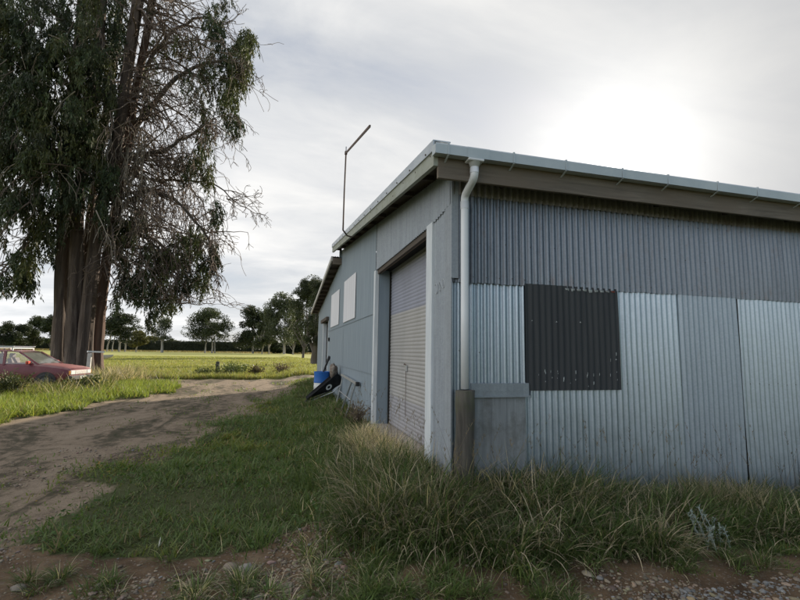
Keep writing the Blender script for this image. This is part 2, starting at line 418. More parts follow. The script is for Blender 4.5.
# ground
def ground_mat():
    m, g = mat('ground'); v = coord(g)
    z = g.n('ShaderNodeVertexColor', layer_name='Col').outputs['Color']
    zs = g.n('ShaderNodeSeparateColor'); g.t.links.new(z, zs.inputs[0])
    e1 = g.noise(v, 5, 7, 0.7)
    def edge(s): return g.ramp(g.math('ADD', s, g.math('MULTIPLY', g.math('SUBTRACT', e1, 0.5), 1.5)), [(0.30, 0.0), (0.70, 1.0)])
    dr, fo = edge(zs.outputs[0]), edge(zs.outputs[1])
    # grass soil and, further off, the sward itself
    s1 = g.noise(v, 1.3, 6, 0.65); s2 = g.noise(v, 14, 4, 0.6)
    soil = g.mix(s1, (0.04, 0.055, 0.018), (0.085, 0.085, 0.034))
    f1 = g.noise(g.mapping(v, scale=(0.35, 1.0, 1)), 0.10, 6, 0.65); f2 = g.noise(g.mapping(v, scale=(0.5, 1, 1)), 1.1, 6, 0.7)
    ff = g.math('ADD', g.math('MULTIPLY', f1, 0.55), g.math('MULTIPLY', f2, 0.45))
    fld = g.ramp(ff, [(0.34, (0.16, 0.19, 0.05)), (0.47, (0.29, 0.30, 0.085)), (0.58, (0.37, 0.35, 0.12)), (0.72, (0.45, 0.40, 0.19))])
    col = g.mix(zs.outputs[2], soil, fld)
    # drive: packed silt with dark mossy streaks along the wheel tracks
    dv = g.mapping(v, rot=(0, 0, rad(-17)), scale=(1.0, 0.28, 1))
    d1 = g.noise(dv, 1.0, 8, 0.68, 0.8); d2 = g.noise(v, 4, 8, 0.75); d3 = g.noise(v, 60, 3, 0.7)
    dcol = g.ramp(g.math('ADD', g.math('MULTIPLY', d1, 0.58), g.math('MULTIPLY', d2, 0.42)),
                  [(0.38, (0.038, 0.040, 0.017)), (0.455, (0.10, 0.080, 0.052)), (0.51, (0.255, 0.193, 0.135)), (0.68, (0.36, 0.285, 0.21))])
    dcol = g.mix(g.ramp(d3, [(0.45, 0.0), (0.7, 0.6)]), dcol, (0.085, 0.07, 0.05))
    # foreground: damp red-brown dirt with small gravel
    wv = g.n('ShaderNodeTexNoise', ins={'Scale': 30.0, 'Detail': 3}); g.t.links.new(v, wv.inputs['Vector'])
    wa = g.n('ShaderNodeVectorMath', operation='SCALE', ins={3: 0.05}); g.t.links.new(wv.outputs['Color'], wa.inputs[0]); wb_ = g.n('ShaderNodeVectorMath', operation='ADD'); g.t.links.new(v, wb_.inputs[0]); g.t.links.new(wa.outputs[0], wb_.inputs[1])
    vo = g.n('ShaderNodeTexVoronoi', ins={'Scale': 62.0}); g.t.links.new(wb_.outputs[0], vo.inputs['Vector'])
    vs = g.n('ShaderNodeSeparateColor'); g.t.links.new(vo.outputs['Color'], vs.inputs[0])
    b1 = g.noise(v, 2.6, 6, 0.65)
    fcol = g.ramp(b1, [(0.35, (0.06, 0.038, 0.022)), (0.55, (0.145, 0.095, 0.055)), (0.72, (0.22, 0.16, 0.105))])
    stone = g.ramp(vs.outputs[1], [(0.0, (0.07, 0.055, 0.04)), (0.6, (0.15, 0.12, 0.092)), (1.0, (0.24, 0.21, 0.175))])
    pick = g.ramp(g.math('SUBTRACT', vs.outputs[0], vo.outputs['Distance']), [(0.30, 0.0), (0.36, 1.0)])
    fcol = g.mix(g.math('MULTIPLY', pick, 0.75), fcol, stone)
    col = g.mix(dr, col, dcol); col = g.mix(fo, col, fcol)
    hgt = g.math('ADD', g.math('ADD', g.math('MULTIPLY', s2, 0.5), g.math('ADD', g.math('MULTIPLY', d2, 0.9), g.math('MULTIPLY', d3, 0.35))), g.math('MULTIPLY', pick, 0.25))
    return finish(m, g, col, 0.95, 0.0, hgt, 0.7, 0.02, 0.2)
M_ground = ground_mat()

def axis_coords(lo, hi, step, far, grow=1.07):
    a = list(np.arange(lo, hi+1e-6, step)); d = step
    while a[-1] < far: d *= grow; a.append(a[-1]+d)
    d = step
    while a[0] > -far: d *= grow; a.insert(0, a[0]-d)
    return np.array(a)
gx = axis_coords(-9, 7, 0.08, 3500); gy = axis_coords(-4.6, 14, 0.08, 3500)
GX, GY = np.meshgrid(gx, gy); GZ = gh(GX, GY)
drz, foz = zones(GX, GY)
GZ = GZ - 0.03*drz - 0.02*drz*(fbm(GX*1.7-GY*.5, GY*.45, 501)-.5)
GZ = np.where((GX > 0.15) & (GY > 0.12) & (GX < 13.8) & (GY < 16.8), np.minimum(GZ, 0.05), GZ)
V = np.stack([GX, GY, GZ], -1).reshape(-1, 3); nx, ny = len(gx), len(gy)
ii, jj = np.meshgrid(np.arange(nx-1), np.arange(ny-1)); b = (jj*nx+ii).ravel()
F = np.stack([b, b+1, b+nx+1, b+nx], 1)
fieldness = sstep(13, 24, GY) + sstep(9, 13, -GX)*0 + sstep(20, 40, np.abs(GX))
drz = drz.astype(float)
for _ in range(5): drz = (drz+np.roll(drz, 1, 0)+np.roll(drz, -1, 0)+np.roll(drz, 1, 1)+np.roll(drz, -1, 1))/5
zc_ = np.stack([drz*1.0, foz*1.0, np.clip(fieldness, 0, 1)], -1).reshape(-1, 3)
ground = np_mesh('ground', V, F, M_ground, None, zc_, True)
tag(ground, 'flat ground with dirt driveway, dug-over gravel edge and green paddock', 'ground', kind='structure')

# ------------------------------------------------------------------ the shed
SX1, SY1 = 14.0, 17.2            # far sides of the shed
def roof1(y): return 3.70 + 0.1187*(y+0.32)          # top of the main roof edge
def roof2(y): return 4.45 - 0.1085*(y-9.0)           # top of the lower roof edge
shed = thing('shed', 'long grey corrugated iron farm shed with a roller door and a black wall patch', 'shed', (0, 0, 0))

PITCH_C = 0.0762
def crest(t, p=1.0): return 2*(0.5+0.5*math.cos(2*math.pi*t))**p-1
def corr_x(mb, x0, x1, z0, z1, y, amp=0.0170, ph=0.0, m=0, per=12, bot=0.0, seed=1, rows=5):
    """vertical corrugations facing -Y"""
    n = max(8, int((x1-x0)/PITCH_C*per)); xs = np.linspace(x0, x1, n+1); vs = []
    for r in range(rows):
        t = r/(rows-1)
        for x in xs:
            zz = z0+(z1-z0)*t
            if r == 0: zz += bot*(vnoise(x*5, 0.3, seed)-0.5)
            yy = y - amp*crest((x+ph)/PITCH_C) + 0.020*(float(vnoise(x*1.1, zz*1.1, seed+5))-0.5)
            vs.append((x, yy, zz))
    w = n+1
    fs = [(r*w+i, r*w+i+1, (r+1)*w+i+1, (r+1)*w+i) for r in range(rows-1) for i in range(n)]
    mb.add(vs, fs, m, True)
def corr_y(mb, y0, y1, z0, z1, x, amp, pitch, m=0, per=8, seed=2, rows=4):
    """vertical corrugations facing -X; z0, z1 numbers or functions of y"""
    n = max(6, int((y1-y0)/pitch*per)); ys = np.linspace(y0, y1, n+1); vs = []
    for r in range(rows):
        t = r/(rows-1)
        for yy in ys:
            a = z0(yy) if callable(z0) else z0; b_ = z1(yy) if callable(z1) else z1
            zz = a+(b_-a)*t
            xx = x - amp*crest(yy/pitch, .8) + 0.012*(float(vnoise(yy*0.8, zz*1.0, seed))-0.5)
            vs.append((xx, yy, zz))
    w = n+1
    mb.add(vs, [(r*w+i, (r+1)*w+i, (r+1)*w+i+1, r*w+i+1) for r in range(rows-1) for i in range(n)], m, True)
def nails_x(mb, x0, x1, z, y, every=2, m=1):
    k0 = math.ceil(x0/PITCH_C); k = k0
    while k*PITCH_C < x1:
        if rnd.random() < 0.8:
            cx_, cz_ = k*PITCH_C, z+rnd.uniform(-0.012, 0.012); r = 0.0065; yy = y-0.0170-0.003-0.003
            ring = [(cx_+r*math.cos(a*math.pi/3), yy+0.008, cz_+r*math.sin(a*math.pi/3)) for a in range(6)]
            mb.add(ring+[(cx_, yy, cz_)], [(a, (a+1) % 6, 6) for a in range(6)], m)
        k += every

# front wall: stained top strip, dark upper sheets, pale lower sheets
SEAM = 2.365
m_ = MB(); corr_x(m_, 0.0, SX1, 3.285, 3.58, -0.030, seed=3, bot=0.012); nails_x(m_, 0.1, 9, 3.33, -0.03, 3); m_.build('eave_sheet', [M_galv_top, M_nail], shed)
m_ = MB(); corr_x(m_, 0.0, 3.86, SEAM-0.02, 3.31, -0.016, seed=4, bot=0.015); nails_x(m_, 0.05, 3.8, 3.2, -0.016, 2); nails_x(m_, 0.05, 3.8, SEAM+0.05, -0.016, 2); nails_x(m_, 0.3, 3.8, 2.78, -0.016, 4)
m_.build('upper_sheet', [M_galv_up, M_nail], shed)
m_ = MB(); corr_x(m_, 3.84, SX1, SEAM-0.025, 3.31, -0.021, seed=8, bot=0.015); nails_x(m_, 3.9, 9, 3.2, -0.021, 2); nails_x(m_, 3.9, 9, SEAM+0.05, -0.021, 2)
m_.build('upper_sheet', [M_galv_up, M_nail], shed)
m_ = MB(); corr_x(m_, 0.0, 0.85, 1.20, SEAM+0.02, 0.006, seed=5); corr_x(m_, 0.0, 0.21, -0.1, 1.21, 0.009, seed=15); nails_x(m_, 0.02, 0.8, 1.62, 0.006, 3); m_.build('lower_sheet', [M_galv_lo, M_nail], shed)
m_ = MB(); corr_x(m_, 0.80, 2.05, -0.15, 1.30, 0.006, seed=6); corr_x(m_, 2.0, 2.95, -0.15, SEAM+0.02, 0.001, seed=7)
nails_x(m_, 2.07, 2.95, 1.27, 0.001, 2); nails_x(m_, 0.9, 2.9, 0.35, 0.004, 3)
m_.build('lower_sheet', [M_galv_lo, M_nail], shed)
m_ = MB(); corr_x(m_, 2.93, 3.845, -0.15, SEAM+0.02, -0.005, seed=12); nails_x(m_, 2.95, 3.84, 1.27, -0.005, 2); nails_x(m_, 2.95, 3.84, 0.5, -0.005, 3); m_.build('lower_sheet', [M_galv_mot, M_nail], shed)
m_ = MB(); corr_x(m_, 3.864, SX1, -0.25, SEAM+0.02, 0.000, seed=14); nails_x(m_, 3.9, 8, 1.27, 0.0, 2); nails_x(m_, 3.9, 8, 2.28, 0.0, 2); m_.build('lower_sheet', [M_galv_lo, M_nail], shed)
# black patch with flaking paint
m_ = MB(); corr_x(m_, 0.835, 2.045, 1.215, SEAM+0.005, -0.0190, amp=0.009, seed=9, m=0, rows=6)
for i in range(28):
    k = round(rnd.uniform(0.9, 2.0)/PITCH_C); x = k*PITCH_C; low = i < 24
    z = rnd.uniform(1.235, 1.42) if low else rnd.uniform(1.42, 1.62)
    if not low and x < 1.55: continue
    h = rnd.uniform(0.012, 0.05); w = rnd.uniform(0.006, 0.014); y = -0.0330
    x += rnd.uniform(-0.008, 0.008)
    m_.add([(x-w*.4, y+.004, z), (x+w*.5, y+.004, z+.006), (x+w*.3, y+.003, z+h), (x-w*.3, y+.003, z+h*.9), (x, y, z+h*.45)], [(0, 1, 4), (1, 2, 4), (2, 3, 4), (3, 0, 4)], 1)
for i in range(9):
    x = round((1.40+i*0.068)/PITCH_C)*PITCH_C; z = SEAM-0.028; y = -0.0335; w = 0.027
    m_.add([(x-w, y+.012, z+.006), (x+w, y+.012, z+.008), (x+w*.8, y+.008, z-rnd.uniform(.012, .03)), (x-w*.7, y+.008, z-rnd.uniform(.005, .03)), (x, y-.001, z)], [(0, 1, 4), (1, 2, 4), (2, 3, 4), (3, 0, 4)], 2 if i == 8 else 1)
for x, z in ((0.915, 1.96), (1.22, 1.955), (1.525, 1.96), (1.98, 1.55)):
    m_.add([(x-.012, -.031, z), (x+.012, -.031, z), (x, -.032, z+.016), (x+.004, -.039, z+.004)], [(0, 1, 3), (1, 2, 3), (2, 0, 3)], 1)
tag(m_.build('patch_panel', [M_black, M_chip, M_redchip], shed), 'black painted corrugated patch with flaking pale chips')
# flashing strip over the grey board, and the board
m_ = MB(); m_.box(0.195, 0.865, -0.038, -0.0205, 1.15, 1.295, 0, 0.004)
m_.box(0.195, 0.875, -0.050, -0.038, 1.15, 1.168, 0)
for i in range(14): m_.tube([(0.25+i*.043, -.0385, 1.215), (0.25+i*.043, -.0425, 1.215)], 0.007, 6, 0)
m_.build('flashing_strip', M_flashstrip, shed)
MB().box(0.20, 0.828, -0.024, -0.010, -0.1, 1.149, 0, 0.003).build('base_board', M_ply, shed)
# round corner post carrying the foot of the downpipe
wobn = [rnd.uniform(.93, 1.07) for _ in range(400)]
m_ = MB(); m_.tube([(0.088+0.008*math.sin(k), -0.125, -0.1+k*0.148) for k in range(10)], [0.095+0.004*math.sin(k*1.7) for k in range(10)], 18, 0, wob=lambda i, k: wobn[(i*3+k*7) % 400])
m_.build('corner_post', M_post, shed)
# corner flashing
m_ = MB(); m_.box(-0.022, -0.008, -0.028, 0.16, 0.3, 3.62, 0); m_.box(-0.022, 0.055, -0.042, -0.029, 2.38, 3.50, 0); m_.build('corner_flashing', M_gable_corr, shed)

# gable end
def g_top(y): return (roof1(y)-0.16) if y < 9.02 else (roof2(y)-0.13)
YJ0, YJ1, DTOP = 0.78, 3.80, 3.13
m_ = MB(); corr_y(m_, 0.0, 0.6, -0.05, 3.30, 0.0, 0.010, 0.0762, seed=31)
m_.build('gable_sheet', [M_gable_corr], shed)
m_ = MB(); corr_y(m_, -0.005, 3.86, lambda y: 3.135+0.10*max(0, 0.55-y), g_top, -0.020, 0.010, 0.0762, seed=33); m_.build('gable_sheet', [M_gable_corr], shed)
# painted flat sheets with lap joints
def lap(mb, y0, y1, z0, z1, x): corr_y(mb, y0, y1, z0, z1, x, 0.0025, 0.19, per=8, seed=35, rows=4)
bands = ((-0.05, 1.20, -0.002), (1.18, 2.335, -0.014))
for (z0, z1, xo) in bands:
    for y0, y1, dx in ((3.86, 6.1, 0), (6.08, 8.3, .003), (8.28, 10.5, 0), (10.48, 12.4, .003)):
        m_ = MB(); lap(m_, y0, y1, z0, z1, xo+dx); m_.build('gable_panel', [M_gable], shed)
for y0, y1, dx in ((3.84, 6.06, 0), (6.04, 8.3, .003), (8.28, 9.02, 0), (9.02, 11.5, 0.001), (11.48, 12.42, .003), (14.28, 17.2, 0.001)):
    m_ = MB()
    z0 = 2.315 if y0 < 13 else -0.05
    if y0 > 14: lap(m_, y0, y1, z0, g_top, -0.004)
    else: lap(m_, y0, y1, z0, g_top, -0.026+dx)
    m_.build('gable_panel', [M_gable], shed)
m_ = MB(); lap(m_, 12.4, 14.3, 2.72, g_top, -0.010); m_.build('gable_panel', [M_gable], shed)
# see-through sheets let in as windows
for y0, y1, zb in ((6.13, 8.17, 2.395), (9.22, 11.40, 2.415)):
    m_ = MB(); n = 54; vs = []
    zt0, zt1 = 3.49, 3.545
    for r in range(3):
        for i in range(n+1):
            y = y0+(y1-y0)*i/n; z = zb+(zt0+(zt1-zt0)*i/n-zb)*r/2
            vs.append((-0.042-0.005*math.cos(2*math.pi*y/0.152), y, z))
    m_.add(vs, [(r*(n+1)+i, (r+1)*(n+1)+i, (r+1)*(n+1)+i+1, r*(n+1)+i+1) for r in range(2) for i in range(n)], 0, True)
    m_.build('window_sheet', M_win, shed)
# roller door bay
m_ = MB(); m_.box(-0.035, 0.03, 0.565, 0.775, -0.05, 3.15, 0, 0.004); m_.build('door_jamb', M_jamb, shed)
m_ = MB(); m_.box(-0.045, 0.03, 3.80, 3.925, -0.05, 3.125, 0, 0.004)
m_.build('door_jamb', M_jamb, shed)
MB().box(0.032, 0.255, 3.80, 3.86, -0.05, 3.128, 0).build('door_reveal', M_gable, shed)
MB().box(0.032, 0.255, 0.70, 0.775, -0.05, 3.128, 0).build('door_reveal', M_gable, shed)
m_ = MB(); m_.box(0.0, 0.045, 0.775, 3.80, 3.06, 3.30, 0); m_.box(0.046, 0.075, 0.775, 3.80, 3.075, 3.105, 1); m_.build('lintel', [M_soffit, wood('lintel_edge', (0.35, 0.24, 0.16), (0.24, 0.16, 0.11), (0.3, 0.2, 0.14), 1)], shed)
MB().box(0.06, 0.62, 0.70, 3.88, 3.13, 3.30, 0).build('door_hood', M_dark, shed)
door = MB(); vs = []; DX = 0.27; rows = []; z = 0.31; sl = 0.0580
while z < 3.14:
    for q in range(6):
        t = q/6; rows.append((z+sl*t, DX - 0.009*abs(math.sin(math.pi*t))**0.8, z))
    z += sl
for zz, xx, zs in rows: vs += [(xx, 0.775, zz), (xx, 3.80, zz)]
fs = [(2*i, 2*i+2, 2*i+3, 2*i+1) for i in range(len(rows)-1)]
door.v = vs; 
for i, f in enumerate(fs):
    zz = rows[i][2]; door.f.append(f); door.m.append(0 if zz > 2.28 else (1 if zz > 0.83 else 2)); door.sm.append(True)
dr_o = door.build('roller_door', M_door, shed)
m_ = MB(); m_.bar((DX-.025, 2.62, 0.62), (DX-.025, 2.62, 1.30), 0.007, 0.007, 1, (1, 0, 0)); m_.box(DX-.03, DX-.011, 2.57, 2.67, 1.30, 1.40, 0, .003); m_.tube([(DX-.04, 2.56, 1.40), (DX-.055, 2.60, 1.42), (DX-.04, 2.68, 1.40)], 0.008, 6, 1)
h_ = m_.build('door_handle', [M_steel, M_rustpole], dr_o)
MB().box(DX-.035, DX+.02, 3.765, 3.798, 0.306, 3.1, 0).build('door_track', M_dark, shed); MB().box(DX-.035, DX+.02, 0.777, 0.81, 0.306, 3.1, 0).build('door_track', M_dark, shed)
MB().box(-0.16, 0.40, 0.74, 3.82, 0.10, 0.305, 0, 0.01).build('door_sill', M_conc, shed)
# faint chalk scrawl on the sheet beside the door
m_ = MB()
def stroke(pts, r=0.0035):
    m_.tube([(-0.0110, a, b) for a, b in pts], [r]*len(pts), 5, 0)
def arc(cy_, cz_, ry, rz_, a0, a1, n=10): return [(cy_+ry*math.cos(rad(a0+(a1-a0)*i/n)), cz_+rz_*math.sin(rad(a0+(a1-a0)*i/n))) for i in range(n+1)]
stroke(arc(0.47, 2.33, 0.045, 0.06, -50, -310)); stroke(arc(0.345, 2.345, 0.04, 0.055, -40, -320)+[(0.345, 2.34)]); stroke(arc(0.235, 2.36, 0.04, 0.05, 0, 360))
m_.build('chalk_scrawl', simple('chalk', (0.5, 0.52, 0.54), (0.56, 0.58, 0.6), 9, 0.9), shed)
# doorway at the far end, standing open; a near-black panel paints the shade inside
MB().box(-0.02, 0.10, 12.40, 12.50, 0.0, 2.72, 0).build('doorway_frame', M_jamb, shed); MB().box(-0.045, 0.10, 14.12, 14.30, 0.0, 2.72, 0).build('doorway_frame', M_jamb, shed)
MB().box(0.12, 0.20, 12.4, 14.3, 0.0, 2.72, 0).build('doorway_shade_panel', M_dark, shed)
MB().box(-0.13, -0.01, 12.2, 14.5, 2.73, 2.86, 0, .01).build('doorway_hood', M_soffit, shed)
MB().box(-0.06, -0.01, 11.86, 11.98, 1.95, 2.08, 0, .005).build('switch_box', M_dark, shed)

# near-black backing painted as the unlit interior behind the sheets, other walls
m_ = MB(); 
m_.box(0.02, SX1-.05, 0.03, 0.06, -0.2, 3.55, 0); m_.box(SX1-.06, SX1-.03, 0.06, SY1-.06, -0.2, 3.3, 0); m_.box(0.3, SX1-.06, SY1-.09, SY1-.06, -0.2, 3.3, 0); m_.box(0.66, 0.69, .1, SY1-.1, -0.2, 3.4, 0)
m_.build('dark_backing', M_dark, shed)
m_ = MB(); corr_x(m_, 0.0, SX1, -0.2, 3.4, SY1+0.0, per=4, rows=2); m_.build('rear_wall', M_galv_lo, shed)
m_ = MB(); corr_y(m_, 0.0, SY1, -0.2, 3.5, SX1, 0.008, 0.0762, per=4, rows=2); m_.build('side_wall', M_galv_lo, shed)

# roof: corrugated sheets, fascia, barge, gutter
def roof_sheet(y0, y1, zf, off=0.015, x0=-0.30, x1=SX1+.3):
    mb = MB(); n = int((x1-x0)/PITCH_C*4); vs = []
    for y in (y0, y1):
        for i in range(n+1):
            x = x0+(x1-x0)*i/n; vs.append((x, y, zf(y)-off+0.008*math.cos(2*math.pi*x/PITCH_C)))
    mb.add(vs, [(i, i+1, n+2+i, n+1+i) for i in range(n)], 0, True); return mb
r1 = roof_sheet(-0.31, 9.06, roof1, 0.042).build('roof', M_roof, shed)
r2 = roof_sheet(8.98, 17.75, roof2).build('roof', M_roof, shed)
def sloped(mb, x0, x1, y0, y1, zf, a, b_, m=0, n=1):
    for k in range(n):
        ya, yb = y0+(y1-y0)*k/n, y0+(y1-y0)*(k+1)/n
        vs = [(x, y, zf(y)+o) for y in (ya, yb) for x, o in ((x0, a), (x1, a), (x1, b_), (x0, b_))]
        mb.add(vs, [(0, 1, 2, 3), (4, 7, 6, 5), (0, 4, 5, 1), (1, 5, 6, 2), (2, 6, 7, 3), (3, 7, 4, 0)], m)
    return mb
sloped(MB(), -0.262, SX1+.25, -0.26, 9.0, roof1, -0.105, -0.060).build('soffit_light_block', M_soffit, shed)  # soffit boards at the overhang; carried on inside as a board added to block light
sloped(MB(), -0.262, SX1+.25, 9.03, 17.65, roof2, -0.060, -0.035).build('soffit_light_block', M_soffit, shed)
m_ = sloped(MB(), -0.335, -0.320, -0.335, 9.08, roof1, -0.098, 0.012); sloped(m_, -0.319, -0.15, -0.335, 9.08, roof1, 0.000, 0.0125)
for k in range(16):
    y = -0.1+k*0.6; z = roof1(y)-0.075; m_.tube([(-0.335, y, z), (-0.345, y, z)], 0.010, 6, 1)
m_.build('barge_flashing', [M_flash, M_nail], shed)
m_ = sloped(MB(), -0.318, -0.272, -0.30, 9.05, roof1, -0.245, -0.080)
for k in range(18):
    y = -0.2+k*0.53; z = roof1(y)-0.16+rnd.uniform(-.04, .04); m_.tube([(-0.317, y, z), (-0.323, y, z)], 0.009, 6, 1)
m_.build('barge_board', [M_barge, M_nail], shed)
for k in range(11):
    y = 0.5+k*0.85; sloped(MB(), -0.270, -0.035, y, y+0.05, roof1, -0.165, -0.077).build('outrigger', M_soffit, shed)
MB().box(-0.271, SX1+.25, -0.302, -0.262, 3.335, 3.575, 0, 0.004).build('fascia', M_fascia, shed)
for x in [0.55+1.05*k for k in range(13)]: MB().bar((x, -0.26, 3.44), (x, 0.0, 3.48), 0.045, 0.12, 0).build('rafter_tail', M_soffit, shed)
# gutter as a thin folded channel
m_ = MB(); x0, x1 = -0.335, SX1+.3
prof = [(-0.305, 3.655), (-0.305, 3.550), (-0.405, 3.545), (-0.412, 3.636), (-0.405, 3.650), (-0.396, 3.645)]
vs = [(x, y, z) for x in (x0, x1) for y, z in prof]; n = len(prof)
m_.add(vs, [(i, i+1, n+i+1, n+i) for i in range(n-1)]); 
m_.add([(x0-.001, y, z) for y, z in prof[:4]], [(0, 1, 2, 3)])
for xa, xb in ((0.0, 0.245), (6.2, 6.4)):
    vs = [(x, y-.004*(y < -.35), z-.003*(z < 3.6)) for x in (xa, xb) for y, z in prof[1:5]]
    m_.add(vs, [(i, i+1, 4+i+1, 4+i) for i in range(3)])
gut = m_.build('gutter', M_gutter, shed)
for k in range(16):
    x = -0.20+k*0.665 + (0.05 if k % 2 else 0)
    m_ = MB(); m_.box(x-.008, x+.008, -0.4155, -0.4125, 3.543, 3.656, 0); m_.box(x-.008, x+.008, -0.4125, -0.385, 3.6545, 3.658, 0); m_.bar((x, -0.405, 3.539), (x-0.0, -0.305, 3.50), 0.018, 0.004, 0)
    m_.build('gutter_bracket', M_gutter, gut)
# downpipe
m_ = MB(); PXX = 0.098
path = [(PXX, -0.355, 3.52), (PXX, -0.355, 3.42)]; BA = rad(66); rb_ = 0.075
for k in range(1, 8):
    a = k/7*BA; path.append((PXX, -0.355+rb_*(1-math.cos(a)), 3.41-rb_*math.sin(a)))
ey, ez = path[-1][1], path[-1][2]; dy_ = -0.105-rb_*(1-math.cos(BA))-ey; dz_ = dy_/math.tan(BA); sy, sz = ey+dy_, ez-dz_
for k in range(0, 8):
    a = BA*(1-k/7); path.append((PXX, sy+rb_*(math.cos(a)-math.cos(BA)), sz-rb_*(math.sin(BA)-math.sin(a))))
zb_ = path[-1][2]; path += [(PXX, -0.105, zb_-.08), (PXX, -0.105, 2.0), (PXX, -0.105, 1.245)]
m_.tube(path, 0.041, 18, 0)
m_.tube([(PXX, -0.105, zb_-.09), (PXX, -0.105, zb_-.01)], 0.0445, 18, 0); m_.tube([(PXX, -0.355, 3.405), (PXX, -0.355, 3.46)], 0.0445, 18, 0)
dp_ = m_.build('downpipe', M_pipe, shed)
MB().box(PXX-.085, PXX+.085, -0.415, -0.306, 3.515, 3.541, 0, .006).tube([(PXX, -0.355, 3.52), (PXX, -0.355, 3.47)], [0.062, 0.046], 16, 0).build('outlet', M_pipe, dp_)
# ridge step and lower roof edge
MB().box(-0.10, SX1, 9.025, 9.055, 4.38, 4.66, 0).build('ridge_upstand', M_gable, shed)
MB().box(-0.30, 0.0, 8.96, 9.02, 4.20, 4.39, 0, .004).build('ridge_purlin', M_fascia, shed)
sloped(MB(), -0.345, -0.30, 9.02, 17.75, roof2, -0.135, 0.0).build('barge_board', M_pale_timber, shed)
for k in range(13):
    y = 9.35+k*0.67; m_ = MB(); sloped(m_, -0.299, -0.012, y, y+0.07, roof2, -0.155, -0.062); m_.build('purlin', M_soffit, shed)

# ------------------------------------------------------------------ aerial on the barge
b0 = at(352, 237, 0, -0.35); b1 = at(343, 230, 0, -0.62); b2 = at(346, 153, 0, -0.62)
ae = thing('tv_aerial', 'thin bent aerial mast with one slanting rod, fixed to the edge of the shed roof', 'aerial', tuple(b0))
L = lambda p: tuple(np.array(p)-b0)
m_ = MB(); m_.tube([L(b0), L(b0*.45+b1*.55+np.array([0, 0, -.05])), L(b1), L(b1*.9+b2*.1), L(b1*.5+b2*.5+np.array([0, 0.03, 0])), L(b2)], 0.016, 8, 0); m_.build('mast', M_rustpole, ae)
dirb = at(370, 126, 0, -0.62+0.0)-b2
b3 = b2 + dirb*1.0
m_ = MB(); m_.bar(L(b2-dirb*.05), L(b3), 0.022, 0.034, 0)
m_.build('boom', M_rustpole, ae)
m_ = MB(); m_.box(-.025, .025, -.025, .025, -.035, .035, 0, .008); c_ = m_.build('clamp', M_rustpole, ae); c_.location = L(b2)
m_ = MB(); m_.tube([L(b2+[0, 0, .0]), L(b2+np.array([0, 0, .13]))], 0.012, 6, 0); m_.build('mast_tip', M_steel, ae)

# ------------------------------------------------------------------ things along the gable wall
# blue drum
P = at(321.8, 378, 1, 11.6); gz = float(gh(P[0], 11.6))
drum = thing('drum', 'plastic drum, blue above and white below, standing behind the wheelbarrow', 'drum', (P[0], 11.6, gz))
def lathe(prof, n=28, m=0):
    mb = MB(); vs = [(r*math.cos(2*math.pi*k/n), r*math.sin(2*math.pi*k/n), z) for r, z in prof for k in range(n)]
    mb.add(vs, [(i*n+k, i*n+(k+1) % n, (i+1)*n+(k+1) % n, (i+1)*n+k) for i in range(len(prof)-1) for k in range(n)], m, True); return mb
zt = at(321, 371.5, 1, 11.6)[2]-gz; zm = at(321, 382.5, 1, 11.6)[2]-gz; rr = 0.275
lathe([(0.01, 0.0), (rr*.93, 0.0), (rr*.97, .05), (rr*.97, zm*.5), (rr, zm*.5+.02), (rr*.97, zm*.5+.05), (rr*.97, zm-.004)]).build('drum_base', M_white, drum)
lathe([(rr*.975, zm), (rr*.99, zm+.03), (rr*.975, zm+.06), (rr*.975, zt-.09), (rr, zt-.06), (rr*.98, zt-.03), (rr*1.01, zt-.02), (rr*1.01, zt), (rr*.94, zt), (rr*.93, zt-.35), (.01, zt-.36)]).build('drum_top', M_blue, drum)
# black pole leaning out of the drum
p0 = at(323, 373, 1, 11.6); p1 = at(329.5, 356.5, 1, 11.45); p00 = p0+(p0-p1)*0.35
pole = thing('handle_pole', 'short black pole leaning out of the blue drum against the wall', 'pole', tuple(p00))
m_ = MB(); m_.tube([(0, 0, 0), tuple((p1-p00)*.6), tuple(p1-p00)], [.028, .034, .040], 10, 0); o_ = m_.build('shaft', M_rubber, pole)
m_ = MB(); m_.tube([tuple((p1-p00)*.84), tuple((p1-p00)*1.01)], .047, 10, 0); m_.build('grip', M_rubber, pole)

# wheelbarrow tipped up on its nose against the wall
YB = 8.7
tip = at(306.5, 398, 1, YB); rimb = at(336.5, 372.5, 1, YB)
ax_ = unit(np.array([rimb[0]-tip[0], 0, rimb[2]-tip[2]])); Lr = np.linalg.norm([rimb[0]-tip[0], rimb[2]-tip[2]])
nrm = np.array([-ax_[2], 0, ax_[0]])            # out of the open mouth
g0 = float(gh(tip[0], YB))
wb = thing('wheelbarrow', 'wheelbarrow with black tray tipped up on its nose, handles resting on the shed wall', 'wheelbarrow', (tip[0], YB, g0))
org = np.array([tip[0], YB, g0])
def wl(s_, w, d): return tuple(np.array([tip[0], YB, tip[2]]) + ax_*s_ + np.array([0, w, 0]) - nrm*d - org)
m_ = MB()
sec = [(0.0, 0.24, 0.02, .16), (Lr*.25, .32, .12, .2), (Lr*.6, .34, .27, .22), (Lr*.9, .33, .30, .2), (Lr*1.0, .30, .14, .2)]
vs = []
for (s_, w, d, wf) in sec: vs += [wl(s_, -w, 0), wl(s_+.01, -wf, d), wl(s_+.01, wf, d), wl(s_, w, 0)]
fs = [(4*i+k, 4*i+k+1, 4*i+5+k, 4*i+4+k) for i in range(len(sec)-1) for k in range(3)] + [(0, 1, 2, 3), (16, 19, 18, 17)]
m_.add(vs, fs, 0, False)
rim = [wl(s_, -w, 0) for s_, w, d, wf in sec]+[wl(s_, w, 0) for s_, w, d, wf in reversed(sec)]
m_.tube(rim+[rim[0]], 0.014, 8, 0)
tray = m_.build('tray', M_traypl, wb)
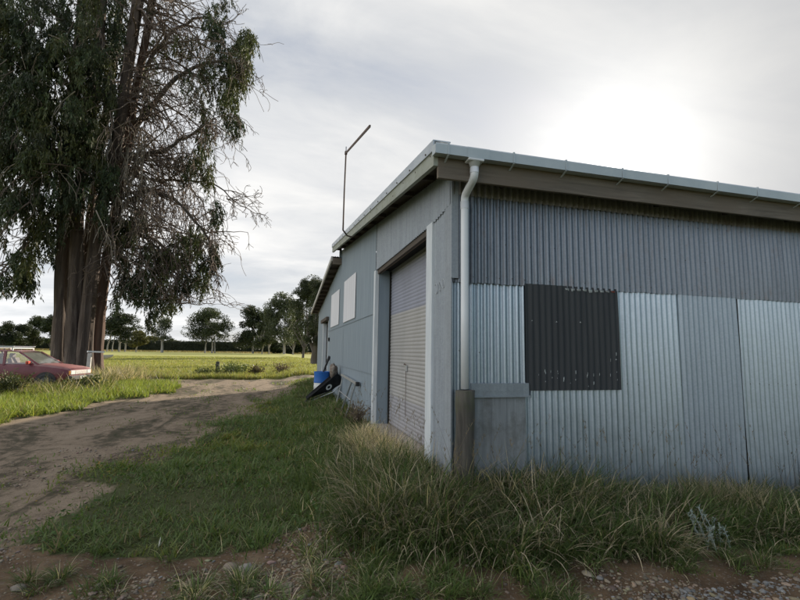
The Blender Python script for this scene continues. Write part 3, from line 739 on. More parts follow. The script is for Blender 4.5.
m_ = MB(); m0 = wl(Lr*.60, -.285, .135); ccen = Vector(m0)
e1 = Vector(ax_); e2 = Vector(np.array(wl(Lr*.60, -.235, .215))-np.array(wl(Lr*.60, -.33, .055))).normalized(); e3 = e1.cross(e2)
if e3.y > 0: e3 = -e3
ring = []
for rr_, dd in ((.095, .004), (.045, .004)):
    for k in range(18): ring.append(ccen+e1*rr_*math.cos(k*math.pi/9)+e2*rr_*math.sin(k*math.pi/9)*.85+e3*.012)
m_.add(ring, [(k, (k+1) % 18, 18+(k+1) % 18, 18+k) for k in range(18)])
m_.build('emblem', M_white, tray)
hb = at(346, 362.5, 1, YB-.1); hs = (hb-np.array([tip[0], YB, tip[2]]))@ax_
m_ = MB()
for w in (-.26, .26):
    m_.tube([wl(-0.05, w*.35, .10), wl(Lr*.25, w*.7, .20), wl(Lr*.62, w, .335), wl(Lr*.95, w, .31), wl(hs*.9, w*1.05, .10), wl(hs, w*1.05, .06)], 0.017, 8, 0)
    m_.tube([wl(Lr*.62, w, .335), wl(Lr*.55, w*1.1, .55), wl(Lr*.75, w*1.1, .57), wl(Lr*.95, w, .31)], 0.015, 8, 0)
m_.build('frame', M_steel, wb)
for w in (-.273, .273):
    m_ = MB(); m_.tube([wl(hs*.93, w, .085), wl(hs*1.03, w, .045)], 0.026, 10, 0); m_.build('grip', M_rubber, wb)
m_ = MB(); wc = Vector(wl(-.06, 0, .22)); n = 20; vs = []
for yy, r_ in ((-.035, .12), (-.045, .17), (-.03, .19), (.03, .19), (.045, .17), (.035, .12)):
    vs += [(wc.x+r_*math.cos(k*2*math.pi/n), wc.y+yy, wc.z+r_*math.sin(k*2*math.pi/n)) for k in range(n)]
m_.add(vs, [(i*n+k, i*n+(k+1) % n, (i+1)*n+(k+1) % n, (i+1)*n+k) for i in range(5) for k in range(n)], 0, True)
whl = m_.build('wheel', M_rubber, wb)
m_ = MB(); vs = []
for yy in (-.03, .03): vs += [(wc.x+.122*math.cos(k*2*math.pi/n), wc.y+yy, wc.z+.122*math.sin(k*2*math.pi/n)) for k in range(n)]
m_.add(vs, [tuple(range(n)), tuple(range(2*n-1, n-1, -1))]+[(k, (k+1) % n, n+(k+1) % n, n+k) for k in range(n)]); m_.build('rim', M_steel, whl)
# crumpled sack caught in the tray
sp_ = at(333.5, 371, 1, YB+.05)
m_ = MB(); n = 14; vs = []
for i in range(9):
    ph = math.pi*i/8
    for k in range(n):
        a = 2*math.pi*k/n; q = .75+.5*float(vnoise(i*.9+3, k*.9, 77))
        vs.append((.12*q*math.sin(ph)*math.cos(a), .17*q*math.sin(ph)*math.sin(a), .19*math.cos(ph)*q+.03*math.sin(3*a)))
m_.add(vs, [(i*n+k, i*n+(k+1) % n, (i+1)*n+(k+1) % n, (i+1)*n+k) for i in range(8) for k in range(n)], 0, True)
sk = m_.build('sack', M_sack); sk.location = tuple(sp_); tag(sk, 'crumpled brown and grey sack lying in the top end of the black wheelbarrow tray', 'sack')

# folded metal trestle leaning on the wall
q0 = at(357.5, 384, 0, -0.07); q1 = at(341.5, 374.5, 0, -0.07)
tb = thing('trestle', 'pale metal folding trestle leaning against the blue-grey shed wall', 'trestle', (-0.45, float((q0[1]+q1[1])/2), 0.2))
o0 = np.array(tb.location)
ft = [at(345, 418, 2, .22), at(335, 407, 2, .22)]
m_ = MB(); m_.bar(tuple(q0-o0), tuple(q1-o0), 0.045, 0.05, 0); m_.build('top_rail', M_steel, tb)
m_ = MB(); d_ = unit(q0-q1); m_.bar(tuple(q0-o0-d_*.05), tuple(q0-o0+d_*.07), 0.075, 0.085, 0); m_.build('end_cap', M_rubber, tb)
tops = [q0-d_*.25, q0-d_*.75, q1+d_*.35]
feet = [ft[0], ft[0]*.55+ft[1]*.45, ft[1]]
for i in range(3):
    m_ = MB(); m_.tube([tuple(tops[i]-o0), tuple(feet[i]-o0+np.array([0, 0, -.04]))], 0.019, 8, 0); m_.build('leg', M_steel, tb)
m_ = MB(); m_.tube([tuple(ft[0]-o0+np.array([0, 0, 0.0])), tuple(ft[1]-o0)], 0.017, 8, 0); m_.tube([tuple(tops[0]*.5+feet[0]*.5-o0), tuple(tops[2]*.5+feet[2]*.5-o0)], 0.012, 8, 0); m_.build('stretcher', M_steel, tb)

# ------------------------------------------------------------------ maroon car in the long grass
def car_paint(name, c, dull):
    m, g = mat(name); v = coord(g); n = g.noise(v, 1.8, 6, 0.65); k = g.noise(v, 22, 4, .6)
    col = g.mix(g.ramp(n, [(0.4, 0.0), (0.7, 0.7)]), c, dull); col = g.mix(g.ramp(k, [(0.6, 0), (0.75, .4)]), col, tuple(q*.6 for q in c))
    return finish(m, g, col, 0.45, 0.0, None, spec=0.5)
M_car = car_paint('maroon_paint', (0.16, 0.028, 0.040), (0.24, 0.075, 0.08))
M_hood = car_paint('faded_bonnet', (0.27, 0.11, 0.105), (0.36, 0.20, 0.185))
M_trim = simple('black_trim', (0.03, 0.027, 0.028), (0.05, 0.045, 0.045), 8, 0.6)
M_seat = simple('seat_cloth', (0.38, 0.33, 0.31), (0.28, 0.24, 0.23), 10, 0.9)
M_lamp = simple('headlamp_lens', (0.70, 0.70, 0.68), (0.82, 0.81, 0.78), 20, 0.2)
M_grille = simple('pale_front_panel', (0.55, 0.52, 0.50), (0.68, 0.65, 0.62), 14, 0.5)
M_red = simple('red_mirror', (0.5, 0.06, 0.03), (0.6, 0.1, 0.06), 10, 0.4)
def glass_mat():
    m, g = mat('car_glass'); lw_ = g.n('ShaderNodeLayerWeight', ins={'Blend': 0.35})
    dn = g.noise(coord(g), 4, 5, .6)
    t = g.n('ShaderNodeBsdfTransparent', ins={'Color': (0.92, 0.94, 0.93, 1)}); gl = g.n('ShaderNodeBsdfGlossy', ins={'Roughness': 0.08, 'Color': (.9, .9, .9, 1)})
    df = g.n('ShaderNodeBsdfDiffuse', ins={'Color': (.45, .43, .38, 1)})
    a = g.n('ShaderNodeMixShader'); g.t.links.new(g.math('ADD', g.math('MULTIPLY', lw_.outputs['Fresnel'], .8), .05), a.inputs[0]); g.t.links.new(t.outputs[0], a.inputs[1]); g.t.links.new(gl.outputs[0], a.inputs[2])
    b_ = g.n('ShaderNodeMixShader'); g.t.links.new(g.ramp(dn, [(0.3, .02), (.7, .14)]), b_.inputs[0]); g.t.links.new(a.outputs[0], b_.inputs[1]); g.t.links.new(df.outputs[0], b_.inputs[2])
    o = g.n('ShaderNodeOutputMaterial'); g.t.links.new(b_.outputs[0], o.inputs[0]); return m
M_glass = glass_mat()
M_hub = simple('dirty_hub', (0.10, 0.095, 0.09), (0.2, 0.19, 0.18), 14, 0.6, 0.2)
M_screen = simple('sun_screen', (0.36, 0.37, 0.30), (0.46, 0.46, 0.38), 5, .8)

CY = 15.6; nose = at(79, 384, 1, CY); CARRZ = rad(-6)
ch = Vector((math.cos(CARRZ), math.sin(CARRZ), 0))
cc = Vector((nose[0], CY, 0)) - ch*2.02
cgz = float(gh(cc.x, cc.y))-0.06
car = thing('parked_car', 'old maroon station wagon with white roof rack, parked in long grass by the tree', 'car', (cc.x, cc.y, cgz), CARRZ)
# body: lofted along its length (x forward)
st = [(-2.10, .45, .80, .74), (-2.05, .34, .88, .79), (-1.2, .24, .92, .81), (0.0, .22, .93, .82), (0.72, .22, .94, .82), (0.85, .22, .945, .815), (1.3, .24, .90, .805), (1.75, .28, .84, .785), (1.98, .34, .79, .765), (2.04, .42, .74, .745)]
m_ = MB(); vs = []
for x, zb, zt_, hw in st:
    vs += [(x, -hw*.90, zb), (x, -hw*.985, zb+.10), (x, -hw, zb+(zt_-zb)*.55), (x, -hw*.975, zt_-.06), (x, -hw*.93, zt_-.008), (x, -hw*.5, zt_+.022), (x, hw*.5, zt_+.022), (x, hw*.93, zt_-.008), (x, hw*.975, zt_-.06), (x, hw, zb+(zt_-zb)*.55), (x, hw*.985, zb+.10), (x, hw*.90, zb)]
n = 12; mi = []
for i in range(len(st)-1):
    for k in range(n):
        m_.f.append((i*n+k, i*n+(k+1) % n, (i+1)*n+(k+1) % n, (i+1)*n+k)); m_.m.append(1 if (i >= 5 and 3 <= k <= 7) else 0); m_.sm.append(k not in (3, 7, 11))
m_.v = [tuple(v_) for v_ in vs]; m_.f += [tuple(range(n)), tuple(range((len(st)-1)*n+n-1, (len(st)-1)*n-1, -1))]; m_.m += [0, 0]; m_.sm += [False, False]
body = m_.build('body', [M_car, M_hood], car)
# roof and pillars
m_ = MB(); vs = []
rs = [(-1.98, 1.33, .60), (-1.90, 1.385, .63), (-1.0, 1.425, .645), (0.05, 1.42, .64), (0.27, 1.385, .62)]
for x, z, w in rs: vs += [(x, -w, z-.045), (x, -w*.97, z-.01), (x, -w*.6, z+.012), (x, w*.6, z+.012), (x, w*.97, z-.01), (x, w, z-.045)]
m_.add(vs, [(i*6+k, i*6+(k+1) % 6, (i+1)*6+(k+1) % 6, (i+1)*6+k) for i in range(4) for k in range(6)]+[tuple(range(6)), tuple(range(29, 23, -1))], 0, True)
m_.build('roof', M_hood, car)
for s_ in (-1, 1):
    for (xa, za, ya, xb, zb_, yb, w) in ((0.98, .945, .745, 0.25, 1.36, .615, .06), (-0.12, .93, .775, -0.20, 1.375, .635, .085), (-1.05, .92, .775, -1.12, 1.375, .635, .075), (-2.02, .90, .735, -1.93, 1.34, .605, .09)):
        m_ = MB(); m_.bar((xa, s_*ya, za-.03), (xb, s_*yb, zb_), w, 0.045, 0, (0, s_, .3)); m_.build('pillar', M_car, car)
    for (xa, xb, xc, xd) in ((0.90, -0.08, -0.16, 0.26), (-0.17, -1.02, -1.09, -0.24), (-1.08, -1.98, -1.90, -1.15)):
        m_ = MB(); m_.add([(xa, s_*.772, .93), (xb, s_*.778, .925), (xc, s_*.638, 1.365), (xd, s_*.635, 1.365)], [(0, 1, 2, 3)]); m_.build('side_window', M_glass, car)
m_ = MB(); m_.add([(1.0, -.735, .95), (1.0, .735, .95), (.28, .60, 1.375), (.28, -.60, 1.375)], [(0, 1, 2, 3)]); m_.build('windscreen', M_glass, car)
m_ = MB(); m_.add([(.90, -.66, .95), (.90, .66, .95), (.24, .55, 1.34), (.24, -.55, 1.34)], [(0, 1, 2, 3)]); m_.build('sunshade', M_screen, car)
m_ = MB(); m_.add([(-2.06, -.70, .92), (-2.06, .70, .92), (-1.95, .58, 1.33), (-1.95, -.58, 1.33)], [(0, 1, 2, 3)]); m_.build('rear_window', M_glass, car)
for y in (-.36, .36):
    m_ = MB(); m_.box(-.45, .05, y-.24, y+.24, .45, .62, 0, .04); m_.bar((-.38, y, .6), (-.55, y, 1.12), .46, .14, 0, (1, 0, 0)); m_.box(-.63, -.52, y-.13, y+.13, 1.14, 1.30, 0, .03); m_.build('front_seat', M_seat, car)
m_ = MB(); m_.box(-1.35, -.85, -.62, .62, .45, .62, 0, .04); m_.bar((-1.25, 0, .6), (-1.42, 0, 1.1), 1.24, .14, 0, (1, 0, 0)); m_.build('rear_seat', M_seat, car)
for s_ in (-1, 1):
    m_ = MB(); m_.box(.66, .76, s_*.88-.09, s_*.88+.09, .93, 1.05, 0, .025); m_.bar((.72, s_*.77, .95), (.71, s_*.85, .98), .05, .04, 0); m_.build('mirror', M_red, car)
    m_ = MB(); m_.box(2.010, 2.065, s_*.56-.14, s_*.56+.14, .56, .71, 0, .012); m_.build('headlight', M_lamp, car)
    m_ = MB(); m_.box(2.006, 2.05, s_*.735-.03, s_*.735+.03, .56, .70, 0, .008); m_.build('indicator_lamp', simple('amber_lens', (.6, .25, .05), (.7, .3, .08), 9, .3), car)
m_ = MB(); m_.box(2.02, 2.055, -.41, .41, .56, .71, 0, .006)
for k in range(5): m_.box(2.056, 2.066, -.39, .39, .575+k*.027, .587+k*.027, 0)
m_.build('grille', M_grille, car)
m_ = MB(); m_.box(1.98, 2.14, -.79, .79, .36, .52, 0, .03); m_.build('front_bumper', M_trim, car)
m_ = MB(); m_.box(2.1405, 2.15, -.22, .22, .39, .49, 0, .002); m_.build('number_plate', M_white, car)
m_ = MB(); m_.box(-2.18, -2.04, -.79, .79, .36, .52, 0, .03); m_.build('rear_bumper', M_trim, car)
for x in (1.28, -1.28):
    for s_ in (-1, 1):
        n = 24; vs = []; yo = s_*.80
        for yy, r_ in ((-.075, .20), (-.085, .27), (-.06, .295), (.06, .295), (.085, .27), (.075, .20)): vs += [(x+r_*math.cos(k*2*math.pi/n), yo-s_*.06+yy, .295+r_*math.sin(k*2*math.pi/n)) for k in range(n)]
        m_ = MB(); m_.add(vs, [(i*n+k, i*n+(k+1) % n, (i+1)*n+(k+1) % n, (i+1)*n+k) for i in range(5) for k in range(n)], 0, True); w_ = m_.build('wheel', M_rubber, car)
        m_ = MB(); m_.tube([(x, yo-s_*.12, .295), (x, yo+s_*.012, .295)], .17, 20, 0); m_.build('hub', M_hub, w_)
        m_ = MB(); vs = [(x+.36*math.cos(k*math.pi/14), s_*(.808 if x < 0 else .800)+s_*.010, .30+.36*math.sin(k*math.pi/14)) for k in range(15)]
        vs2 = [(a, b__-s_*.12, c) for a, b__, c in vs]
        m_.add(vs+vs2, [tuple(range(15)), tuple(range(29, 14, -1))]+[(k, k+1, 16+k, 15+k) for k in range(14)]); m_.build('wheel_well_shade', M_trim, car)  # dark half-disc on the body, painting the shade of an uncut wheel well
m_ = MB()
for k in range(14): m_.box(-1.6+k*.002, 0.0, -.5+k*.075, -.485+k*.075, 1.515, 1.53, 0)
for x in (-1.6, -.8, -.01): m_.bar((x, -.60, 1.50), (x, .60, 1.50), .035, .03, 0); [m_.bar((x, y, 1.38), (x, y, 1.50), .035, .03, 0, (1, 0, 0)) for y in (-.58, .58)]
for y in (-.60, .60): m_.bar((-1.65, y, 1.565), (.03, y, 1.565), .03, .025, 0)
m_.build('roof_rack', M_white, car)

# ------------------------------------------------------------------ rail post and white hull by the tree
YP = 19.5
a0 = at(87.5, 351.5, 1, YP); a1 = at(104, 352, 1, YP+.4); pb = at(90, 352, 1, YP); gp = float(gh(pb[0], YP))
rp = thing('rail_post', 'weathered pale post with a flat white rail on top, before the big trunk', 'post', (pb[0], YP, gp))
o0 = np.array([pb[0], YP, gp])
m_ = MB(); m_.box(-.075, .075, -.07, .07, -.1, pb[2]-gp-.06, 0, .012); m_.build('post', M_pale_timber, rp)
m_ = MB(); m_.bar(tuple(a0-o0), tuple(a1-o0), .14, .075, 0); m_.build('rail', M_white, rp)
hp = at(102, 358, 1, 28.5)
hl = MB(); secs = []
for i in range(9):
    t = i/8; w = .62*(1-t**1.7)+.012; q_ = .42+.10*t; k_ = .34*t**2.2; secs += [(t*2.0, -w, q_), (t*1.93, -w*.8, .12+k_*.8), (t*1.88, 0, k_), (t*1.93, w*.8, .12+k_*.8), (t*2.0, w, q_)]
hl.add(secs, [(5*i+k, 5*i+k+1, 5*i+6+k, 5*i+5+k) for i in range(8) for k in range(4)]+[(5*i, 5*i+5, 5*i+9, 5*i+4) for i in range(8)]+[(0, 4, 3, 2, 1)], 0, True)
dg = hl.build('white_hull', M_white); dg.location = (hp[0]-1.35, 28.5, hp[2]-.30)
tag(dg, 'smooth white hull or shell poking out from behind the big tree trunk', 'hull')

# ------------------------------------------------------------------ the big tree
YT = 25.0
def tpt(px, py, dy=0.0): return at(px, py, 1, YT+dy)
tb0 = tpt(79, 372); TG = float(gh(tb0[0], YT))
tree = thing('big_conifer', 'huge old drooping conifer with several trunks and many dead twigs, beside the maroon car', 'tree', (tb0[0], YT, TG))
TO = np.array([tb0[0], YT, TG])
def smooth_path(pts, n):
    P = np.array(pts, float); t = np.linspace(0, len(P)-1, n); outp = []
    for q in t:
        i = min(int(q), len(P)-2); f = q-i
        p0, p1, p2, p3 = P[max(i-1, 0)], P[i], P[i+1], P[min(i+2, len(P)-1)]
        outp.append(0.5*((2*p1)+(-p0+p2)*f+(2*p0-5*p1+4*p2-p3)*f*f+(-p0+3*p1-3*p2+p3)*f**3))
    return np.array(outp)
stems_px = [
    ([(58, 384), (61, 335), (62, 270), (65, 200), (72, 120), (80, 30), (86, -60)], .40, .26, 0.5, 0),
    ([(72, 384), (74.5, 330), (76, 270), (80, 190), (91, 110), (101, 20), (106, -70)], .36, .26, -0.4, 0),
    ([(81, 386), (86, 330), (91, 280), (99, 220), (115, 150), (127, 70), (140, -10), (148, -80)], .36, .25, -0.5, 0),
    ([(77, 384), (81, 330), (85, 270), (92, 200), (105, 120), (118, 20), (128, -70)], .30, .2, 1.3, 0),
    ([(94, 384), (98, 340), (102, 295), (110, 240), (122, 180), (133, 105), (147, 35), (158, -40)], .30, .2, 0.3, 1)]
stem_paths = []
for si, (pp, r0, r1_, dy, red) in enumerate(stems_px):
    P = smooth_path([tpt(a, b_, dy+0.15*math.sin(i)) for i, (a, b_) in enumerate(pp)], 40); stem_paths.append(P)
    rs_ = [r1_+(r0-r1_)*(1-i/39)**1.2 + 0.5*max(0, 1-i/5)**2*.6 for i in range(40)]
    ns = 22; fl = [vnoise(np.arange(ns)*1.0, np.full(ns, i*.16), 100+si) for i in range(40)]
    m_ = MB(); m_.tube([tuple(p-TO) for p in P], rs_, ns, 0, wob=lambda i, k: .68+.62*float(fl[i][k])*(0.85+.3*math.cos(k*2.0+si)))
    m_.build('trunk', M_bark_red if red else M_bark, tree)

twig_mb, pale_mb, limb_mb = MB(), MB(), MB()
tips = []
def branch(mb, p, d, length, r, depth, droop=0.25, n=6, side=4):
    """crooked branch with side twigs"""
    p = np.array(p, float); d = unit(np.array(d, float)); pts = [p]; dirs = [d]
    for i in range(n):
        if p[2]+(d[2]-.3)*length/n < 4.2: d = unit(d*np.array([1, 1, 0])+np.array([0, 0, .35+.3*(p[2] < 4)]))
        d = unit(d + R.normal(0, .22, 3) + np.array([0, 0, -droop/n*2.2])); p = p + d*length/n; pts.append(p); dirs.append(d)
    rs_ = [max(.014, r*(1-.75*i/n)) for i in range(n+1)]
    mb.tube([tuple(q-TO) for q in pts], rs_, side, 0, caps=False)
    if depth > 0:
        k = rnd.randint(3, 5) if depth == 1 else rnd.randint(4, 6)
        for _ in range(k):
            i = rnd.randint(1, n); sdv = unit(dirs[i]*0.7 + R.normal(0, .75, 3))
            branch(mb, pts[i], sdv, length*rnd.uniform(.3, .55), max(.019, rs_[i]*.62), depth-1, droop*1.2, 5, 3)
    tips.append(pts[-1]); return pts
def sp(si, f): return stem_paths[si][int(np.clip(f, 0, 1)*39)]
# main limbs (surveyed) 
limbs = [
    ([(118, 175), (140, 120), (160, 97), (188, 70), (212, 62), (236, 62)], .22, .05, 0.5, -.8),
    ([(112, 200), (140, 160), (165, 150), (190, 135), (214, 120)], .16, .05, .4, -1.5),
    ([(108, 230), (135, 195), (165, 195), (190, 215), (208, 238), (214, 262)], .14, .04, .3, -1.2),
    ([(130, 110), (150, 60), (175, 30), (205, 18), (222, 30)], .15, .05, .5, 1.0),
    ([(122, 165), (150, 180), (185, 180), (215, 185), (240, 205)], .12, .025, .5, 1.2),
    ([(104, 260), (125, 235), (150, 240), (170, 270), (178, 300)], .11, .03, .4, -1.0),
    ([(66, 200), (48, 215), (30, 232), (14, 262), (0, 275)], .13, .04, .3, -.6),
    ([(64, 230), (45, 225), (25, 245), (8, 262), (-10, 270)], .11, .03, .3, .8),
    ([(70, 150), (40, 150), (10, 165), (-20, 190)], .18, .06, .3, -1.5),
    ([(76, 90), (45, 70), (15, 60), (-20, 70)], .18, .06, .3, 1.5),
    ([(82, 30), (50, 10), (20, -10), (-20, -20)], .18, .06, .3, -1.5),
    ([(110, 60), (95, 20), (75, -20), (60, -60)], .16, .06, .5, -2.5),
    ([(100, 40), (110, 70), (112, 120), (105, 160)], .10, .04, -.6, -3.0)]
limb_paths = []
for pp, r0, r1_, dy0, dy1 in limbs:
    k = len(pp); P = smooth_path([tpt(a, b_, dy0+(dy1-dy0)*i/(k-1)) for i, (a, b_) in enumerate(pp)], 18)
    P = P + R.normal(0, .05, P.shape); limb_paths.append(P)
    limb_mb.tube([tuple(q-TO) for q in P], [r0+(r1_-r0)*i/17 for i in range(18)], 7, 0, caps=False)
# dead twigs fill the open right side of the crown
for i in range(125):
    si = rnd.choice((2, 3, 4, 4, 2)); base = sp(si, rnd.uniform(.38, .96))
    a = rnd.uniform(-1.2, 1.2); up = rnd.uniform(-.35, .75)
    branch(twig_mb, base, (math.cos(a), math.sin(a)*.8, up), rnd.uniform(3.0, 7.0), rnd.uniform(.045, .09), 2, rnd.uniform(.1, .7))
for i in range(130):
    P = limb_paths[rnd.choice((0, 0, 1, 1, 2, 2, 3, 3, 4, 5))]; q = P[rnd.randint(3, 17)]
    branch(twig_mb, q, (rnd.uniform(-.3, 1), rnd.uniform(-.8, .8), rnd.uniform(-.6, .7)), rnd.uniform(1.2, 2.8), rnd.uniform(.025, .05), 2, rnd.uniform(.1, .6))
for i in range(70):
    P = limb_paths[rnd.choice((6, 7, 8, 9, 10, 11))]; q = P[rnd.randint(3, 16)]
    branch(twig_mb, q, (rnd.uniform(-1, .3), rnd.uniform(-.8, .8), rnd.uniform(-.8, .5)), rnd.uniform(1.2, 2.6), rnd.uniform(.025, .05), 1, .3)
for (px, py) in ((240, 205), (236, 190), (228, 180), (238, 215)):
    branch(twig_mb, limb_paths[4][15]+R.normal(0, .2, 3), tpt(px, py, 1.2)-limb_paths[4][13], 2.2, .03, 2, .1)
# pale hanging dead twigs under the middle of the crown
for i in range(85):
    px, py = rnd.uniform(100, 150), rnd.uniform(120, 200); o_ = tpt(px, py, rnd.uniform(-2.6, .2))
    branch(pale_mb, o_, (rnd.uniform(-.5, .6), rnd.uniform(-.4, .4), rnd.uniform(-.9, .1)), rnd.uniform(1.2, 3.2), rnd.uniform(.022, .04), 1, 1.6)
for i in range(60):
    px = rnd.uniform(125, 190); py = rnd.uniform(170, 260); o_ = tpt(px, py, rnd.uniform(-2, 1.0))
    branch(twig_mb, o_, (rnd.uniform(-.4, .8), rnd.uniform(-.4, .4), rnd.uniform(-.9, .2)), rnd.uniform(1.2, 3.0), rnd.uniform(.022, .04), 1, 1.3)
for i in range(70):
    o_ = tpt(rnd.uniform(0, 110), rnd.uniform(10, 215), rnd.uniform(-4.5, -2))
    branch(pale_mb if rnd.random() < .5 else twig_mb, o_, (rnd.uniform(-.8, .8), rnd.uniform(-.4, .4), rnd.uniform(-.9, .3)), rnd.uniform(1.0, 2.6), rnd.uniform(.022, .04), 1, 1.0)
limb_mb.build('limbs', M_barkdark, tree)
twig_mb.build('dead_twigs', M_twig, tree); pale_mb.build('hanging_dead_twigs', M_twigpale, tree)

# foliage: hanging sprays gathered in clumps (centre, radii in photo points, number of sprays, depth spread in metres)
clumps = [
    (12, 20, 26, 28, 190, 3.5), (45, 25, 26, 34, 200, 3.5), (80, 20, 22, 36, 170, 3), (108, 25, 16, 36, 90, 2.5), (20, 75, 30, 36, 230, 3.5), (58, 80, 28, 36, 260, 3.5),
    (92, 80, 20, 34, 170, 2.8), (14, 130, 26, 34, 200, 3.5), (50, 135, 28, 36, 260, 3.2), (84, 135, 22, 32, 170, 2.5), (20, 180, 24, 26, 120, 3), (50, 185, 24, 28, 190, 2.8),
    (82, 185, 18, 24, 90, 2), (115, 110, 12, 28, 45, 2), (2, 100, 14, 60, 160, 3), (-15, 60, 22, 60, 160, 3), (38, 218, 16, 18, 60, 2.2), (55, 225, 14, 16, 60, 2), (4, 200, 14, 30, 60, 2.5), (70, 215, 10, 14, 25, 1.5),
    # clear patches of bright sprays
    (88, 50, 9, 22, 45, 1.0), (105, 70, 8, 18, 40, 1.0), (78, 128, 8, 16, 34, 1.0), (85, 150, 8, 16, 34, 1.0),
    (112, 15, 14, 26, 80, 1.2), (118, 55, 10, 28, 70, 1.2), (104, 100, 10, 24, 60, 1.2), (106, 135, 8, 20, 36, 1.0), (98, 165, 9, 20, 44, 1.0), (130, 15, 10, 18, 24, 1.2), (150, 10, 12, 14, 16, 1.2),
    # right hand boughs
    (240, 70, 12, 26, 120, 1.4), (247, 45, 9, 12, 50, 1.0), (228, 100, 10, 24, 80, 1.4), (235, 130, 8, 12, 30, 1.0), (222, 60, 10, 14, 30, 1.0), (208, 80, 9, 20, 34, 1.4), (214, 24, 9, 16, 36, 1.2), (203, 110, 8, 18, 26, 1.2), (218, 40, 7, 10, 20, 1.0),
    (205, 145, 8, 16, 26, 1.2), (196, 165, 10, 12, 24, 1.2), (208, 178, 7, 12, 18, .9), (225, 8, 8, 10, 8, .8), (185, 170, 8, 14, 14, 1.2),
    # lower right curtain
    (195, 255, 10, 16, 44, 1.2), (212, 270, 9, 16, 44, 1.0), (202, 290, 8, 16, 36, 1.0), (216, 228, 6, 14, 20, .8), (180, 265, 10, 18, 40, 1.4), (185, 295, 8, 14, 30, 1.0), (165, 280, 10, 18, 40, 1.2),
    (150, 275, 10, 20, 46, 1.4), (140, 300, 10, 16, 44, 1.2), (158, 310, 9, 16, 36, 1.2), (172, 312, 7, 14, 24, 1.0), (150, 333, 5, 10, 12, .6), (128, 285, 9, 18, 34, 1.2), (125, 245, 11, 14, 44, 1.4), (138, 232, 8, 10, 22, 1.0), (115, 258, 9, 12, 24, 1.0),
    (105, 245, 8, 10, 14, 1.0), (118, 312, 6, 12, 14, 1.0), (150, 90, 10, 30, 16, 1.5), (170, 50, 14, 20, 14, 1.5), (190, 50, 10, 14, 16, 1.2), (190, 90, 8, 16, 14, 1.2),
    # left hanging bits
    (26, 280, 10, 12, 38, 1.4), (16, 272, 8, 10, 16, 1.2), (32, 262, 7, 10, 18, 1.0), (4, 295, 5, 10, 14, .8), (28, 297, 8, 8, 22, 1.0), (52, 262, 6, 14, 14, .8), (40, 245, 12, 12, 34, 1.5), (2, 245, 6, 12, 10, 1.2), (20, 292, 7, 6, 12, .8)]
ncl = len(clumps)
for i in range(60):
    clumps.append((rnd.uniform(-5, 112), rnd.uniform(-5, 225-40*rnd.random()), rnd.uniform(4, 9), rnd.uniform(6, 13), 22, 1.0))
LP, LD, LL, LW, LC = [], [], [], [], []
for ci, (px, py, rx, ry, ns, dz) in enumerate(clumps):
    ctone = rnd.uniform(.65, 1.6); olive = rnd.random()**2*0.6
    coff = rnd.uniform(1.5, 4.5)
    if 20 <= ci <= 23: olive = .95; ctone = 1.5
    for k in range(int(ns*(.92 if ci < 20 else (1.2 if ci < 31 else 1.75)))):
        a, q = rnd.uniform(0, 2*math.pi), math.sqrt(rnd.random())
        p = tpt(px+rx*q*math.cos(a), py+ry*q*math.sin(a)-(16 if 31 <= ci < ncl and py > 200 else 7), rnd.gauss(0, .55)*dz - (1.2 if px < 100 and ci < 20 else 0) - (coff if ci >= ncl else 0))
        Ls = rnd.uniform(.35, 1.05); az = rnd.uniform(0, 2*math.pi); out_ = rnd.uniform(.15, .55)
        hd = np.array([math.cos(az)*out_, math.sin(az)*out_, rnd.uniform(-1.0, -.35)])
        m = int(24*Ls)+8; t = (np.arange(m)+.5)/m
        pos = p + hd[None, :]*(t*Ls)[:, None] + np.stack([np.zeros(m), np.zeros(m), -.25*Ls*t*t], 1) + R.normal(0, .055, (m, 3))*(1.3-t)[:, None]
        dv = unit(np.array([0, 0, -.95]) + R.normal(0, .42, (m, 3)) + hd*.6)
        LP.append(pos); LD.append(dv); LL.append(R.uniform(.12, .32, m)); LW.append(R.uniform(.03, .085, m))
        stone_ = rnd.uniform(.7, 1.5); base = stone_*np.array([.032, .044, .022])*(1-olive)+np.array([.085, .085, .026])*olive
        LC.append(base*ctone*R.uniform(.65, 1.4, (m, 1))*(1+R.normal(0, .06, (m, 3))))
LPc, LDc = np.concatenate(LP), np.concatenate(LD)
V, F, c = leaf_cloud(LPc-TO, np.concatenate(LL), np.concatenate(LW), LDc, np.clip(np.concatenate(LC), .005, 1))
np_mesh('crown', V, F, M_leaf, tree, c)

